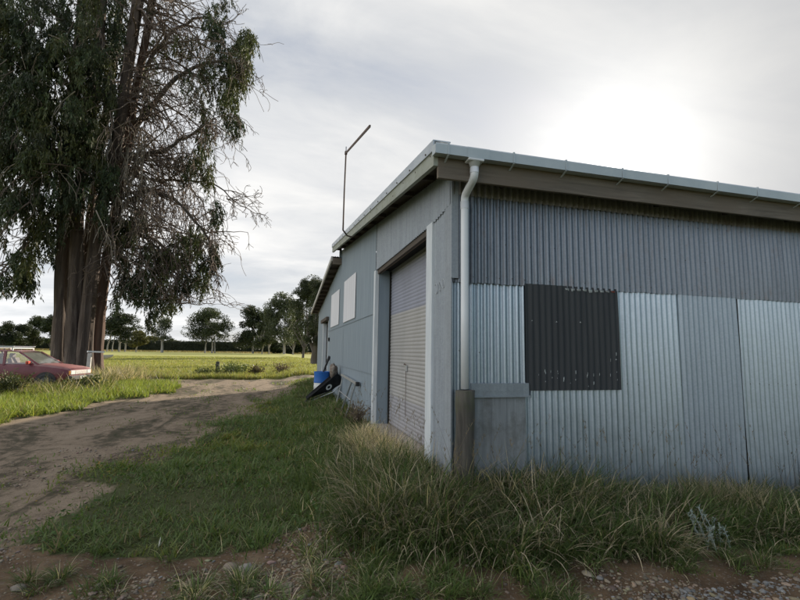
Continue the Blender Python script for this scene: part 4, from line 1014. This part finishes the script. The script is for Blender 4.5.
# ------------------------------------------------------------------ trees along the far side of the paddock
def far_tree(name, label, px, y_base, y_top, wpx_, Y, tone, trunks, crown_lo, dens=1.0, lean=0, bark_=None, group=None, spread=1.0, blobs=9, sparse=0.0, leafs=1.0, wide_gap=False):
    base = at(px, y_base, 1, Y); gz_ = 0.0; s_ = np.linalg.norm(at(px+1, y_base, 1, Y)-base)   # metres per photo point
    wpx = wpx_*1.12; H = at(px, y_top, 1, Y)[2]; Wm = wpx*s_; lo_ = H*crown_lo*(.66 if wide_gap else .38)
    o = thing(name, label, 'tree', (base[0], Y, gz_), 0, group)
    rr_ = np.random.default_rng(int(px*7+y_top*13) % 99991)
    m_ = MB()
    for (tx, r) in trunks:
        x0 = (tx-px)*s_; x1 = x0*.7+rr_.normal(0, .4); top = lo_+(H-lo_)*.55
        m_.tube([(x0, 0, -.3), (x0*.97+rr_.normal(0, .08), rr_.normal(0, .2), lo_*.6), (x1*.2+x0*.75, 0, lo_*1.15), (x1*.6+x0*.2, 0, top)], [r*s_*.55, r*s_*.45, r*s_*.4, r*s_*.12], 7, 0)
        for k in range(4):
            z_ = lo_*rr_.uniform(.75, 1.3); m_.tube([(x0*.85, 0, z_), (x0+rr_.normal(0, Wm*.15), rr_.normal(0, Wm*.15), z_+(H-lo_)*.25), (x0+rr_.normal(0, Wm*.28), rr_.normal(0, Wm*.25), z_+(H-lo_)*.5)], [r*s_*.25, r*s_*.15, r*s_*.06], 5, 0)
    m_.build('trunk', bark_ or M_barkpale, o)
    Ps, Ts, S_ = [], [], []
    for k in range(int(blobs*2.1)):
        cz_ = lo_+(H-lo_)*rr_.uniform(.12, .86) if k > 1 else H-(H-lo_)*.17; f = (cz_-lo_)/(H-lo_); wz = math.sin(math.pi*min(1, f*.75+.18))
        a = rr_.uniform(0, 2*math.pi); q = math.sqrt(rr_.random())*.70*spread*(1 if k > 1 else .3)
        c_ = np.array([Wm*.5*wz*q*math.cos(a)+lean*s_*f, Wm*.45*wz*q*math.sin(a), cz_]); rb = Wm*rr_.uniform(.09, .29)
        n = int(620*dens*(rb/Wm/.2)**1.5)+40; v_ = unit(rr_.normal(size=(n, 3)))*(rr_.random(n)**.45)[:, None]*np.array([rb, rb, min(rb*.9, (H-lo_)*.22)])
        keep = rr_.random(n) > sparse
        Ps.append((c_+v_)[keep]); Ts.append(np.full(keep.sum(), rr_.uniform(.75, 1.3)))
    Pt = np.concatenate(Ps); tt = np.concatenate(Ts)
    gs = Wm*.11; kp = (fbm(Pt[:, 0]/gs+px, Pt[:, 2]/gs, 71, 3)*.6+fbm(Pt[:, 1]/gs, Pt[:, 2]/gs+px, 73, 3)*.4) > .37; Pt = Pt[kp]; tt = tt[kp]; n = len(Pt)
    over = Pt[:, 2] > H; Pt[over, 2] = H-rr_.random(over.sum())*.6
    size = .9*s_*leafs
    V, F, c = leaf_cloud(Pt, rr_.uniform(.9, 2.2, n)*size, rr_.uniform(.6, 1.3, n)*size, unit(rr_.normal(size=(n, 3))), np.clip(np.array(tone)[None]*tt[:, None]*rr_.uniform(.7, 1.35, (n, 1)), .004, 1))
    np_mesh('crown', V, F, M_leaf, o, c); return o
DK, MD, OL, GY_ = (.040, .052, .026), (.060, .075, .036), (.11, .105, .038), (.085, .10, .060)
far_tree('dense_tree', 'dark rounded tree at the left edge of the photo behind the car', 4, 352, 321, 26, 215, DK, [(4, 2)], .12, 1.2, bark_=M_barkdark)
far_tree('dense_tree', 'low dark tree above the roof rack of the maroon car', 20, 352, 324, 22, 222, DK, [(20, 2)], .10, 1.1, bark_=M_barkdark)
far_tree('dense_tree', 'taller dark tree above the windscreen of the maroon car', 34, 352, 315, 22, 228, MD, [(33, 1.6)], .25, 1.0, bark_=M_barkdark)
far_tree('dense_tree', 'dark tree close against the left side of the big trunks', 51, 352, 314, 24, 218, DK, [(50, 2)], .15, 1.1, bark_=M_barkdark)
far_tree('gum_tree', 'wide dark crowned tree on several pale bare trunks, right of the big trunks', 119, 352, 312, 40, 205, DK, [(107, 1.4), (119, 2.0), (125, 1.6), (112, 1.2)], .40, 1.35, blobs=12, wide_gap=True)
far_tree('gum_tree', 'small olive tinged tree with one slim pale trunk in front of the hedge', 137, 352, 331, 18, 200, OL, [(136, 1.6)], .42, .9, blobs=7, wide_gap=True)
far_tree('gum_tree', 'thin see-through tree on a stout pale trunk, hanging over the middle of the hedge', 161, 352, 316, 22, 190, GY_, [(162, 2.8)], .42, .5, blobs=8, sparse=.35, wide_gap=True)
far_tree('distant_tree', 'olive tree top showing just over the hedge, left of the thin tree', 150, 350, 336, 22, 330, OL, [(150, 2)], .1, .8, bark_=M_barkdark)
far_tree('distant_tree', 'dark little tree top over the hedge, right of the thin tree', 171, 350, 339, 14, 330, MD, [(171, 2)], .1, .7, bark_=M_barkdark)
far_tree('gum_tree', 'round leafy tree on forked pale trunks, standing alone before the hedge', 208, 352, 308, 46, 200, MD, [(205, 1.6), (212, 1.8), (215, 1.3)], .34, 1.3, blobs=13, wide_gap=True)
far_tree('gum_tree', 'dark bushy tree with bare stem, first of the clump right of the round tree', 250, 352, 304, 34, 205, DK, [(253, 2.2)], .34, 1.4, blobs=12)
far_tree('gum_tree', 'tall pale green gum with long straight pale trunk, tallest left of the shed trees', 280, 354, 291, 36, 170, GY_, [(284, 2.6)], .36, 1.2, blobs=13)
far_tree('gum_tree', 'bushy tree filling the gap between the tall pale gum and the tall dark tree', 295, 353, 298, 26, 180, MD, [(293, 1.6)], .2, 1.2, blobs=11)
far_tree('gum_tree', 'slim dark tree between the bushy tree and the tall pale gum', 264, 353, 306, 22, 185, MD, [(262, 1.4), (269, 1.4)], .3, 1.1, blobs=9)
far_tree('gum_tree', 'tall dark tree beside the far end of the shed', 307, 356, 270, 42, 95, DK, [(303, 2.6)], .30, 1.9, lean=-1, blobs=15, bark_=M_barkdark, leafs=.9)
far_tree('dense_tree', 'dark tree partly hidden by the far corner of the shed, on a thick dark trunk', 317, 363, 272, 34, 48, DK, [(315, 9)], .30, 1.6, blobs=14, bark_=M_barkdark, leafs=.8)
for k, (px, yt, w, lb) in enumerate([(292, 338, 24, 'low dark scrubby tree under the tall pale gum'), (303, 335, 18, 'low dark scrubby tree under the tall dark tree by the shed'), (275, 341, 16, 'low dark scrubby tree below the slim dark tree')]):
    far_tree('scrub_tree', lb, px, 352, yt, w, 215, DK, [(px, 1)], .05, .9, bark_=M_barkdark, blobs=7)

# clipped shelter hedge
hx0, hx1, HY = at(-80, 350, 1, 244)[0], at(345, 350, 1, 244)[0], 244.0
hh = 5.3
m_ = MB(); nx_ = 220; rows_ = [(0, 0), (0, .35), (0, .7), (0, 1.0), (1.2, 1.03), (3.0, 1.0), (3.0, 0)]; vs = []
for i in range(nx_+1):
    x = hx0+(hx1-hx0)*i/nx_
    for j, (dy, hz_) in enumerate(rows_):
        vs.append((x, HY+dy+.5*float(fbm(x*.3, j*1.3, 5)-.5), hz_*(hh+.7*float(fbm(x*.10, 2.0, 8)-.5))))
nr = len(rows_)
m_.add(vs, [(i*nr+j, (i+1)*nr+j, (i+1)*nr+j+1, i*nr+j+1) for i in range(nx_) for j in range(nr-1)], 0, True)
hedge = thing('hedge', 'long clipped dark hedge along the far side of the paddock', 'hedge', (float((hx0+hx1)/2), HY, 0))
ho = m_.build('core', simple('hedge_core', (.016, .02, .010), (.03, .035, .016), 1.2, .95), hedge); ho.location = (-(hx0+hx1)/2, -HY, 0)
n = 16000; hxp = R.uniform(hx0, hx1, n); tq = R.random(n); top = tq > .7
Pz = np.where(top, hh, R.uniform(0, hh, n)); Py = HY+np.where(top, R.uniform(0, 2.5, n), R.normal(0, .3, n))
PH = np.stack([hxp-(hx0+hx1)/2, Py-HY, Pz+R.normal(0, .12, n)], 1)
V, F, c = leaf_cloud(PH, R.uniform(.3, .8, n), R.uniform(.2, .5, n), unit(R.normal(size=(n, 3))), np.array([.04, .048, .022])*R.uniform(.6, 1.5, (n, 1)))
np_mesh('foliage', V, F, M_leaf, hedge, c)

# paddock post and weeds in the rough grass
pq = at(217, 376, 2, .02); Yq = pq[1]; pt = at(217, 361.5, 1, Yq)
m_ = MB(); hgt_ = pt[2]; m_.box(-.10, .10, -.10, .10, -.2, hgt_, 0, .02); fp = m_.build('fence_post', M_post); fp.location = (pq[0], Yq, 0)
tag(fp, 'short weathered wooden post standing alone in the paddock grass', 'post')

def shrub(name, label, cat, loc, w, h, n, tone, stems=10, leaf=(.05, .1), barkm=None, flop=.5, var=.3):
    o = thing(name, label, cat, loc); rr_ = np.random.default_rng(abs(int(loc[0]*31+loc[1]*17)) + 5)
    m_ = MB(); Ps, Ds = [], []
    for k in range(stems):
        a = rr_.uniform(0, 2*math.pi); q = rr_.uniform(.1, 1); e_ = np.array([w*.5*q*math.cos(a), w*.5*q*math.sin(a), h*rr_.uniform(.55, 1.0)*(1-.35*q*flop)])
        md = e_*np.array([.45, .45, .6])+rr_.normal(0, .03*h, 3)
        m_.tube([(0, 0, -.03), tuple(md), tuple(e_)], [.010*h+.003, .007*h+.002, .003], 5, 0, caps=False)
        t = rr_.uniform(.25, 1.02, n//stems); pth = (2*t*(1-t))[:, None]*md*1.0+(t*t)[:, None]*e_
        Ps.append(pth+rr_.normal(0, .05*w, (len(t), 3))); Ds.append(unit(rr_.normal(0, .7, (len(t), 3))+np.array([math.cos(a)*.4, math.sin(a)*.4, .5])))
    m_.build('stems', barkm or M_twig, o)
    Pt = np.concatenate(Ps); Pt[:, 2] = np.maximum(Pt[:, 2], .0); Dt = np.concatenate(Ds); k = len(Pt)
    V, F, c = leaf_cloud(Pt, rr_.uniform(*leaf, k), rr_.uniform(*leaf, k)*.45, Dt, np.clip(np.array(tone)*rr_.uniform(1-var, 1+var, (k, 1)), .004, 1))
    np_mesh('foliage', V, F, M_leaf, o, c); return o
def gpos(px, py, z=0.0):
    q = at(px, py, 2, z); return (q[0], q[1], float(gh(q[0], q[1])))
shrub('bush', 'low spreading green bush just right of the lone paddock post', 'bush', gpos(231, 376.5), 2.6, .75, 1500, (.12, .15, .05), 30, (.08, .18))
shrub('bush', 'flat green bush just left of the lone paddock post', 'bush', gpos(204, 377), 1.7, .45, 700, (.15, .17, .055), 22, (.08, .16))
shrub('weed', 'brown dead weed clump in the paddock left of the shed', 'weed', gpos(281, 376), 1.5, .8, 600, (.15, .105, .075), 26, (.07, .15))
shrub('weed', 'small dry weed clump between the green bush and the brown dead weed', 'weed', gpos(256, 376.5), 1.3, .65, 400, (.14, .11, .06), 14, (.1, .22))
shrub('bush', 'dark green bush at the roadside in front of the white railed post', 'bush', gpos(86, 392), 1.3, .55, 1300, (.08, .10, .035), 26, (.06, .13))
shrub('bush', 'dark leafy bush at the left edge of the photo in front of the car', 'bush', gpos(6, 397), 1.4, .75, 1400, (.085, .095, .04), 26, (.06, .13))
# weeds at the shed
shrub('weed', 'dry brown weed clump at the foot of the blue-grey wall beside the roller door', 'weed', (-0.28, 4.2, .22), .75, .5, 420, (.20, .16, .115), 44, (.03, .07), var=.5)
shrub('bush', 'dark straggling bush against the pale iron wall at the right edge of the photo', 'bush', (4.78, -0.32, float(gh(4.78, -.32))), .75, .55, 1400, (.022, .028, .015), 26, (.03, .08))
# silver-leaved plant
sv = gpos(716, 552, -.02)
svo = thing('silver_plant', 'pale silver-leaved plant with upright stems at the edge of the dirt', 'plant', sv)
m_ = MB(); Pq, Dq = [], []
for k in range(15):
    a = rnd.uniform(0, 6.28); q = rnd.uniform(.02, .15); h = rnd.uniform(.10, .24)*(1.25 if k < 4 else .8); bx = np.array([q*math.cos(a), q*math.sin(a), 0]); tp = bx+np.array([rnd.gauss(0, .035), rnd.gauss(0, .03), h])
    if k < 4: tp = tp+np.array([-.07, .02, .06])
    m_.tube([tuple(bx), tuple((bx+tp)/2+R.normal(0, .006, 3)), tuple(tp)], [.004, .0035, .003], 5, 0, caps=False)
    for j in range(26):
        t = rnd.uniform(.1, 1.0); Pq.append(bx+(tp-bx)*t); Dq.append(unit(np.array([rnd.gauss(0, .7), rnd.gauss(0, .7), .7])))
    for j in range(12): Pq.append(tp+R.normal(0, .006, 3)); Dq.append(unit(R.normal(size=3)+[0, 0, .6]))
M_silver = blade_mat('silver_leaf', .2)
m_.build('stems', simple('silver_stem', (.30, .34, .31), (.38, .42, .39), 30, .9), svo)
n = len(Pq); V, F, c = leaf_cloud(np.array(Pq), R.uniform(.016, .036, n), R.uniform(.006, .012, n), np.array(Dq), np.array([.36, .42, .38])*R.uniform(.75, 1.2, (n, 1)))
np_mesh('leaves', V, F, M_silver, svo, c)

# ------------------------------------------------------------------ grass
def pal(n, mix_straw, g1=(.055, .085, .022), g2=(.11, .135, .036), straw=(.30, .235, .13)):
    t = R.random((n, 1)); c = np.array(g1)*(1-t)+np.array(g2)*t
    isd = R.random(n) < mix_straw; s_ = np.array(straw)*R.uniform(.55, 1.25, (n, 1)); c[isd] = s_[isd]
    return np.clip(c*R.uniform(.8, 1.2, (n, 1)), .01, 1)
def inside_shed(x, y, m=0.03): return (x > -m) & (y > -m) & (x < SX1) & (y < SY1)

# 1 short turf between the drive and the shed
parts = []
def scatter(n, x0, x1, y0, y1): return R.uniform(x0, x1, n), R.uniform(y0, y1, n)
x, y = scatter(900000, -7.5, 7, -3.3, 19)
dist = np.hypot(x-CAM[0], y-CAM[1])
dr, fo = zones(x, y); dr2, _f = zones(x-.28, y+.12)
patch = fbm(x*1.1, y*1.1, 91); fine = fbm(x*5, y*5, 95, 3)
dr3, _f = zones(x+.40, y-.18); dr4, _f = zones(x+.8, y-.36)
ok = ~inside_shed(x, y) & (~dr | (~dr3 & (R.random(len(x)) < .40)) | (~dr4 & (R.random(len(x)) < .14)) | (R.random(len(x)) < .16*(fbm(x*1.6, y*.6, 141) > .54))) & (R.random(len(x)) < np.clip((4.6/np.maximum(dist, 2.0))**1.0, 0, 1)*np.clip(.5+1.6*(patch-.28), .3, 1.2))
ok &= (~dr2) | (R.random(len(x)) < .45); ok &= (~fo) | (R.random(len(x)) < .05*(fine > .55)); ok &= (x < .6) | (y < -.2)
ok &= (x > -8.5); ang_ok = np.abs(((np.arctan2(x-CAM[0], y-CAM[1])-YAW+math.pi) % (2*math.pi))-math.pi) < rad(50); ok &= ang_ok & (dist > 1.2)
x, y, dist, patch, fine, dr = x[ok], y[ok], dist[ok], patch[ok], fine[ok], dr[ok]; n = len(x)
H_ = R.uniform(.028, .07, n)*(.6+1.1*patch)*(1+.03*dist); H_ *= (1+1.1*(fine > .60))*np.where(dr, .6, 1.0)
Wd_ = R.uniform(.006, .012, n)*(1+.13*np.maximum(dist-3, 0))
col_ = pal(n, .09, (.095, .150, .048), (.19, .235, .09))*(.75+.6*patch)[:, None]
yel = (fbm(x*.8, y*.8, 131) > .56); col_[yel] = col_[yel]*np.array([1.25, 1.12, .9])
parts.append(blades(np.stack([x, y, gh(x, y)-.008], 1), H_, Wd_, R.uniform(0, 6.283, n), R.uniform(.1, 1.0, n), R.uniform(.2, 1.3, n), col_, 3))
nb = 15000; xb, yb = scatter(nb, -5.5, .2, -2.2, 7); db, fb = zones(xb, yb); kb = ~db & ~fb & ~inside_shed(xb, yb) & (fbm(xb*1.4, yb*1.4, 171) > .46); xb, yb = xb[kb], yb[kb]; nb = len(xb)
hb_ = R.uniform(.015, .07, nb); th_ = R.uniform(0, 6.283, nb)
parts.append(leaf_cloud(np.stack([xb, yb, gh(xb, yb)+hb_], 1), R.uniform(.02, .055, nb), R.uniform(.012, .03, nb), unit(np.stack([np.cos(th_), np.sin(th_), R.uniform(-.1, .7, nb)], 1)), pal(nb, .02, (.06, .12, .03), (.13, .20, .06))))
V, F, c = join(parts); print('turf', n)
tag(np_mesh('turf_grass', V, F, M_blade, None, c), 'short green turf between the dirt drive and the shed', 'grass', kind='stuff')

# 2 long rank grass along the walls
parts = []
def tufts(cs, per, hmin, hmax, straw, spread=.07, wid=(.004, .008), bend=(.3, 1.5), tone=1.0, seg=5, lean0=(0, .65), g1=(.06, .105, .032), g2=(.15, .195, .066)):
    cs = np.array(cs); k = len(cs); per_ = R.integers(int(per*.6), int(per*1.4), k); idx = np.repeat(np.arange(k), per_); n = len(idx)
    x = cs[idx, 0]+R.normal(0, spread, n); y = cs[idx, 1]+R.normal(0, spread, n)
    sc = (R.uniform(.5, 1.25, k))[idx]; st_ = np.clip(R.normal(straw, .18, k), 0, .9)[idx]
    c = pal(n, 0, g1, g2); isd = R.random(n) < st_; c[isd] = (np.array([.54, .455, .32])*R.uniform(.4, 1.25, (n, 1)))[isd]
    c = c*tone*R.uniform(.6, 1.45, k)[idx][:, None]
    keep = ~inside_shed(x, y, .05)
    outx = np.where(x < 0, x-cs[idx, 0], x-cs[idx, 0]); ang = np.arctan2(y-cs[idx, 1]-.02, outx)+R.normal(0, .7, n)
    return blades(np.stack([x, y, gh(x, y)-.01], 1)[keep], (R.uniform(hmin, hmax, n)*sc)[keep], R.uniform(*wid, n)[keep], ang[keep], R.uniform(*lean0, n)[keep], R.uniform(*bend, n)[keep], c[keep], seg)
def front_edge(x): return -1.22-.10*np.sin(x*2.1)-.06*np.sin(x*5.3)
cs = []
while len(cs) < 560:
    x, y = rnd.uniform(-.9, 6.2), rnd.uniform(-1.45, -.06)
    if math.hypot(x-sv[0], y-sv[1]+.08) < .24: continue
    if y < front_edge(x) or (x < -.3 and y < -.95+(x+.3)*-.2): continue
    cs.append((x, y))
cs = np.array(cs)
nr_ = cs[:, 1] > -.62; lf_ = cs[:, 0] < 1.6; LW_ = (.006, .0125); BE = (.5, 2.3)
parts.append(tufts(cs[nr_ & lf_], 70, .26, .58, .36, .06, LW_, BE)); parts.append(tufts(cs[nr_ & ~lf_], 70, .16, .40, .34, .06, LW_, BE))
parts.append(tufts(cs[~nr_], 66, .20, .44, .28, .06, LW_, BE))
cs = []
while len(cs) < 130:
    x, y = rnd.uniform(-1.05, -.06), rnd.uniform(-.7, 1.0)
    cs.append((x, y))
parts.append(tufts(cs, 70, .22, .50, .32, .085, LW_, BE))
cs = [(rnd.uniform(-.62, -.10), rnd.uniform(.9, 3.3)) for _ in range(54)]
parts.append(tufts(cs, 85, .18, .38, .9, .09, (.004, .009), BE, 1.7))
cs = [(rnd.uniform(-1.1, -.5), rnd.uniform(.6, 3.6)) for _ in range(50)]
parts.append(tufts(cs, 60, .14, .32, .22, .09, LW_, BE))
# ungrazed strip running along the rest of the gable wall
cs = [(-abs(rnd.gauss(0, .40))-.06, rnd.uniform(3.4, 17)) for _ in range(240)]
parts.append(tufts(cs, 50, .08, .24, .22, .10, (.008, .014)))
cs = [(rnd.uniform(-1.8, -.5), rnd.uniform(-.6, 9)) for _ in range(90)]
parts.append(tufts(cs, 60, .10, .24, .08, .10, (.006, .011), tone=1.05))
# dry pale clump in the middle of the front wall
cs = [(rnd.gauss(2.75, .22), rnd.uniform(-.62, -.25)) for _ in range(22)]
parts.append(tufts(cs, 120, .25, .46, .85, .08, (.003, .006)))
# small tufts creeping out over the dirt
cs = [gpos(rnd.uniform(300, 580), rnd.uniform(558, 606))[:2] for _ in range(95)]+[gpos(rnd.uniform(180, 300), rnd.uniform(575, 606))[:2] for _ in range(14)]+[gpos(rnd.uniform(470, 800), rnd.uniform(545, 575))[:2] for _ in range(60)]+[gpos(rnd.uniform(0, 230), rnd.uniform(552, 600))[:2] for _ in range(12)]
parts.append(tufts(cs, 75, .07, .19, .14, .035, (.003, .007), (.5, 1.6), 1.25, lean0=(.1, 1.0)))
# seed stalks standing above the rest
cs = np.array([(rnd.uniform(-.5, 6), rnd.uniform(-.75, -.08)) for _ in range(130)]+[(rnd.uniform(-.7, -.08), rnd.uniform(-.3, 3.6)) for _ in range(70)])
n = len(cs); Pst = np.stack([cs[:, 0], cs[:, 1], gh(cs[:, 0], cs[:, 1])], 1); hst = R.uniform(.5, .95, n); ast = R.uniform(0, 6.283, n); lst = R.uniform(0, .35, n); cst = R.uniform(.1, .6, n)
colst = np.array([.24, .19, .125])*R.uniform(.5, 1.2, (n, 1))
parts.append(blades(Pst, hst, np.full(n, .0035), ast, lst, cst, colst, 6))
for rep in range(14):
    t = R.uniform(.78, 1.0, n); th = lst+cst*t*.5; d = np.stack([np.cos(ast)*np.sin(th), np.sin(ast)*np.sin(th), np.cos(th)], 1)
    parts.append(blades(Pst+d*(hst*t*.985)[:, None], R.uniform(.02, .05, n), R.uniform(.003, .006, n), R.uniform(0, 6.28, n), R.uniform(.2, .9, n), R.uniform(0, .6, n), colst*1.1, 2))
V, F, c = join(parts); print('long', len(F))
tag(np_mesh('long_grass', V, F, M_blade, None, c), 'rank long grass mixed with dry stalks along the foot of the shed walls', 'grass', kind='stuff')

# 3 sunlit verge round the car and the rough paddock grass behind
parts = []
x, y = scatter(210000, -24, -4.5, 5.5, 21.5); dr, fo = zones(x, y)
ok = ~dr & (fbm(x*.9, y*.9, 201) > R.uniform(.10, .45, len(x))); x, y = x[ok], y[ok]; n = len(x); hn = fbm(x*.7, y*.7, 205)
carl = np.abs((x-cc.x)*(-math.sin(CARRZ))+(y-cc.y)*math.cos(CARRZ)) < .8; cara = np.abs((x-cc.x)*math.cos(CARRZ)+(y-cc.y)*math.sin(CARRZ)) < 2.1
hl_ = np.where(carl & cara, .3, 1.0)
edge_d = np.clip((fbm(x*.5, y*.5, 215)), 0, 1)
parts.append(blades(np.stack([x, y, gh(x, y)-.02], 1), R.uniform(.10, .36, n)*(.35+1.2*hn)*hl_, R.uniform(.014, .028, n), R.uniform(0, 6.28, n), R.uniform(0, .6, n), R.uniform(.2, 1.2, n), pal(n, .08, (.17, .225, .045), (.33, .37, .085))*(.8+.5*hn)[:, None], 3))
cs = np.array([gpos(rnd.uniform(-20, 110), rnd.uniform(379, 398))[:2] for _ in range(130)]); parts.append(tufts(cs, 45, .35, .8, .45, .2, (.012, .022), seg=4, g1=(.08, .10, .03), g2=(.15, .16, .05)))
cs = np.array([gpos(rnd.gauss(118, 16), rnd.uniform(372, 384))[:2] for _ in range(110)]); parts.append(tufts(cs, 45, .35, .85, .85, .35, (.015, .03), seg=4))
V, F, c = join(parts)
tag(np_mesh('verge_grass', V, F, M_blade, None, c), 'bright sunlit grass growing round the maroon car beside the drive', 'grass', kind='stuff')
parts = []
N_ = 230000; yy = 22+(R.random(N_)**1.7)*75; xx = CAM[0]+(yy-CAM[1])*np.tan(YAW+R.uniform(rad(-48), rad(2), N_)); dr, fo = zones(xx, yy)
hn = fbm(xx*.25, yy*.25, 301); ok = ~dr & (hn > R.uniform(.15, .5, N_)); xx, yy, hn = xx[ok], yy[ok], hn[ok]; n = len(xx)
rough = 1-sstep(30, 42, yy)
parts.append(blades(np.stack([xx, yy, gh(xx, yy)-.02], 1), (R.uniform(.08, .22, n)+rough*R.uniform(.0, .40, n)*hn)*(.5+hn), R.uniform(.02, .05, n)*(yy/30), R.uniform(0, 6.28, n), R.uniform(0, .7, n), R.uniform(.2, 1.0, n), pal(n, .16, (.21, .245, .07), (.40, .39, .135))*(.75+.5*hn)[:, None], 2))
N_ = 26000; xs_ = R.uniform(hx0, hx1, N_); ys_ = R.uniform(225, 241, N_)
parts.append(blades(np.stack([xs_, ys_, np.zeros(N_)], 1), R.uniform(.3, .9, N_), R.uniform(.12, .3, N_), R.uniform(0, 6.28, N_), R.uniform(0, .5, N_), R.uniform(0, .6, N_), pal(N_, .75, (.14, .15, .05), (.2, .2, .08)), 2))
V, F, c = join(parts); print('field', len(F))
tag(np_mesh('paddock_grass', V, F, M_blade, None, c), 'rough yellow-green paddock grass beyond the drive', 'grass', kind='stuff')

# ------------------------------------------------------------------ stones
def ico():
    t = (1+5**.5)/2; v_ = unit(np.array([(-1, t, 0), (1, t, 0), (-1, -t, 0), (1, -t, 0), (0, -1, t), (0, 1, t), (0, -1, -t), (0, 1, -t), (t, 0, -1), (t, 0, 1), (-t, 0, -1), (-t, 0, 1)], float))
    f = [(0, 11, 5), (0, 5, 1), (0, 1, 7), (0, 7, 10), (0, 10, 11), (1, 5, 9), (5, 11, 4), (11, 10, 2), (10, 7, 6), (7, 1, 8), (3, 9, 4), (3, 4, 2), (3, 2, 6), (3, 6, 8), (3, 8, 9), (4, 9, 5), (2, 4, 11), (6, 2, 10), (8, 6, 7), (9, 8, 1)]
    vs = [tuple(p) for p in v_]; ca = {}; nf = []
    def mid_(a, b_):
        k = (min(a, b_), max(a, b_))
        if k not in ca: ca[k] = len(vs); vs.append(tuple(unit(np.array(vs[a])+np.array(vs[b_]))))
        return ca[k]
    for a, b_, c in f:
        d, e_, g_ = mid_(a, b_), mid_(b_, c), mid_(c, a); nf += [(a, d, g_), (b_, e_, d), (c, g_, e_), (d, e_, g_)]
    return np.array(vs), np.array(nf)
IV, IF = ico()
def stone_mat():
    m, g = mat('stone'); a = g.n('ShaderNodeVertexColor', layer_name='Col').outputs['Color']; n = g.noise(coord(g), 45, 5, .65)
    return finish(m, g, g.mix(g.ramp(n, [(.35, .0), (.7, .5)]), a, (.10, .08, .06)), .85, 0, n, .3, .004, .3)
M_stone = stone_mat()
def stones(P, S, col):
    N = len(P); sh = R.uniform(.75, 1.25, (N, len(IV), 1)); ax3 = np.stack([R.uniform(.7, 1.35, N), R.uniform(.6, 1.0, N), R.uniform(.35, .6, N)], 1)
    V = IV[None]*sh*ax3[:, None]*S[:, None, None]; a = R.uniform(0, 6.28, N); ca, sa = np.cos(a)[:, None], np.sin(a)[:, None]
    V = np.stack([V[..., 0]*ca-V[..., 1]*sa, V[..., 0]*sa+V[..., 1]*ca, V[..., 2]], -1)+P[:, None]
    F = (np.arange(N)*len(IV))[:, None, None]+IF[None]
    return V.reshape(-1, 3), F.reshape(-1, 3), np.repeat(col, len(IV), axis=0)
x, y = scatter(260000, -6.5, 5.0, -3.0, 4.0); dr, fo = zones(x, y); dist = np.hypot(x-CAM[0], y-CAM[1])
dens = np.where(dr & (fbm(x*1.2, y*1.2, 431) > .42), .17, 0)*np.clip(6/dist, 0, 1)+np.where(fo, .10+.9*sstep(.42, .60, fbm(x*1.5, y*1.5, 401))+.9*(y < -1.70)*(x > -.9)+.8*((x+2.0)**2/.8+(y+1.1)**2/.25 < 1), .0)*np.clip(3.2/dist, 0, 1)**1.3
ok = (R.random(len(x)) < dens*.62) & (dist > 1.3); x, y = x[ok], y[ok]; n = len(x)
S = np.clip(R.lognormal(math.log(.0078), .50, n), .004, .028)
scol = np.array([.26, .205, .15])*R.uniform(.5, 1.5, (n, 1))*(1+R.normal(0, .06, (n, 3)))
blu = R.random(n) < np.where((y < -1.70) & (x > -.5), .5, .05); scol[blu] = (np.array([.24, .24, .235])*R.uniform(.6, 1.4, (n, 1)))[blu]
V, F, c = stones(np.stack([x, y, gh(x, y)+S*.12], 1), S, np.clip(scol, .03, .6)); print('stones', n)
tag(np_mesh('gravel', V, F, M_stone, None, c, True), 'loose gravel stones scattered over the brown dirt in front', 'gravel', kind='stuff')
for px, py, s_, lb, cl_ in ((231, 567, .05, 'largest flat brown stone on the gravel patch beside the turf', (.27, .22, .17)), (246, 569, .06, 'long pale stone lying against grass at the right end of the gravel patch', (.30, .28, .25)), (588, 580, .045, 'buff flat stone on the dirt below the long grass, left of its grey neighbour', (.33, .28, .21)), (600, 583, .036, 'grey rounded stone on the dirt below the long grass, right of its buff neighbour', (.26, .25, .24)), (18, 590, .05, 'dusky flat stone in the bottom left corner of the photo', (.23, .2, .17))):
    q = gpos(px, py); V, F, c = stones(np.array([[0, 0, 0.0]]), np.array([s_]), np.array([cl_]))
    so = np_mesh('stone', V, F, M_stone, None, c, True); so.location = (q[0], q[1], q[2]+s_*.15); tag(so, lb, 'stone')
q = gpos(158, 549); V, F, c = leaf_cloud(np.array([[0, 0, 0.0], [.005, 0, .01]]), np.array([.09, .06]), np.array([.045, .03]), unit(np.array([[.15, .1, 1], [.5, .2, .8]])), np.array([[.55, .55, .5], [.5, .5, .45]]))
lf = np_mesh('pale_leaf', V, F, M_silver, None, c); lf.location = q; tag(lf, 'single pale dead leaf standing in the turf near the gravel patch', 'leaf')
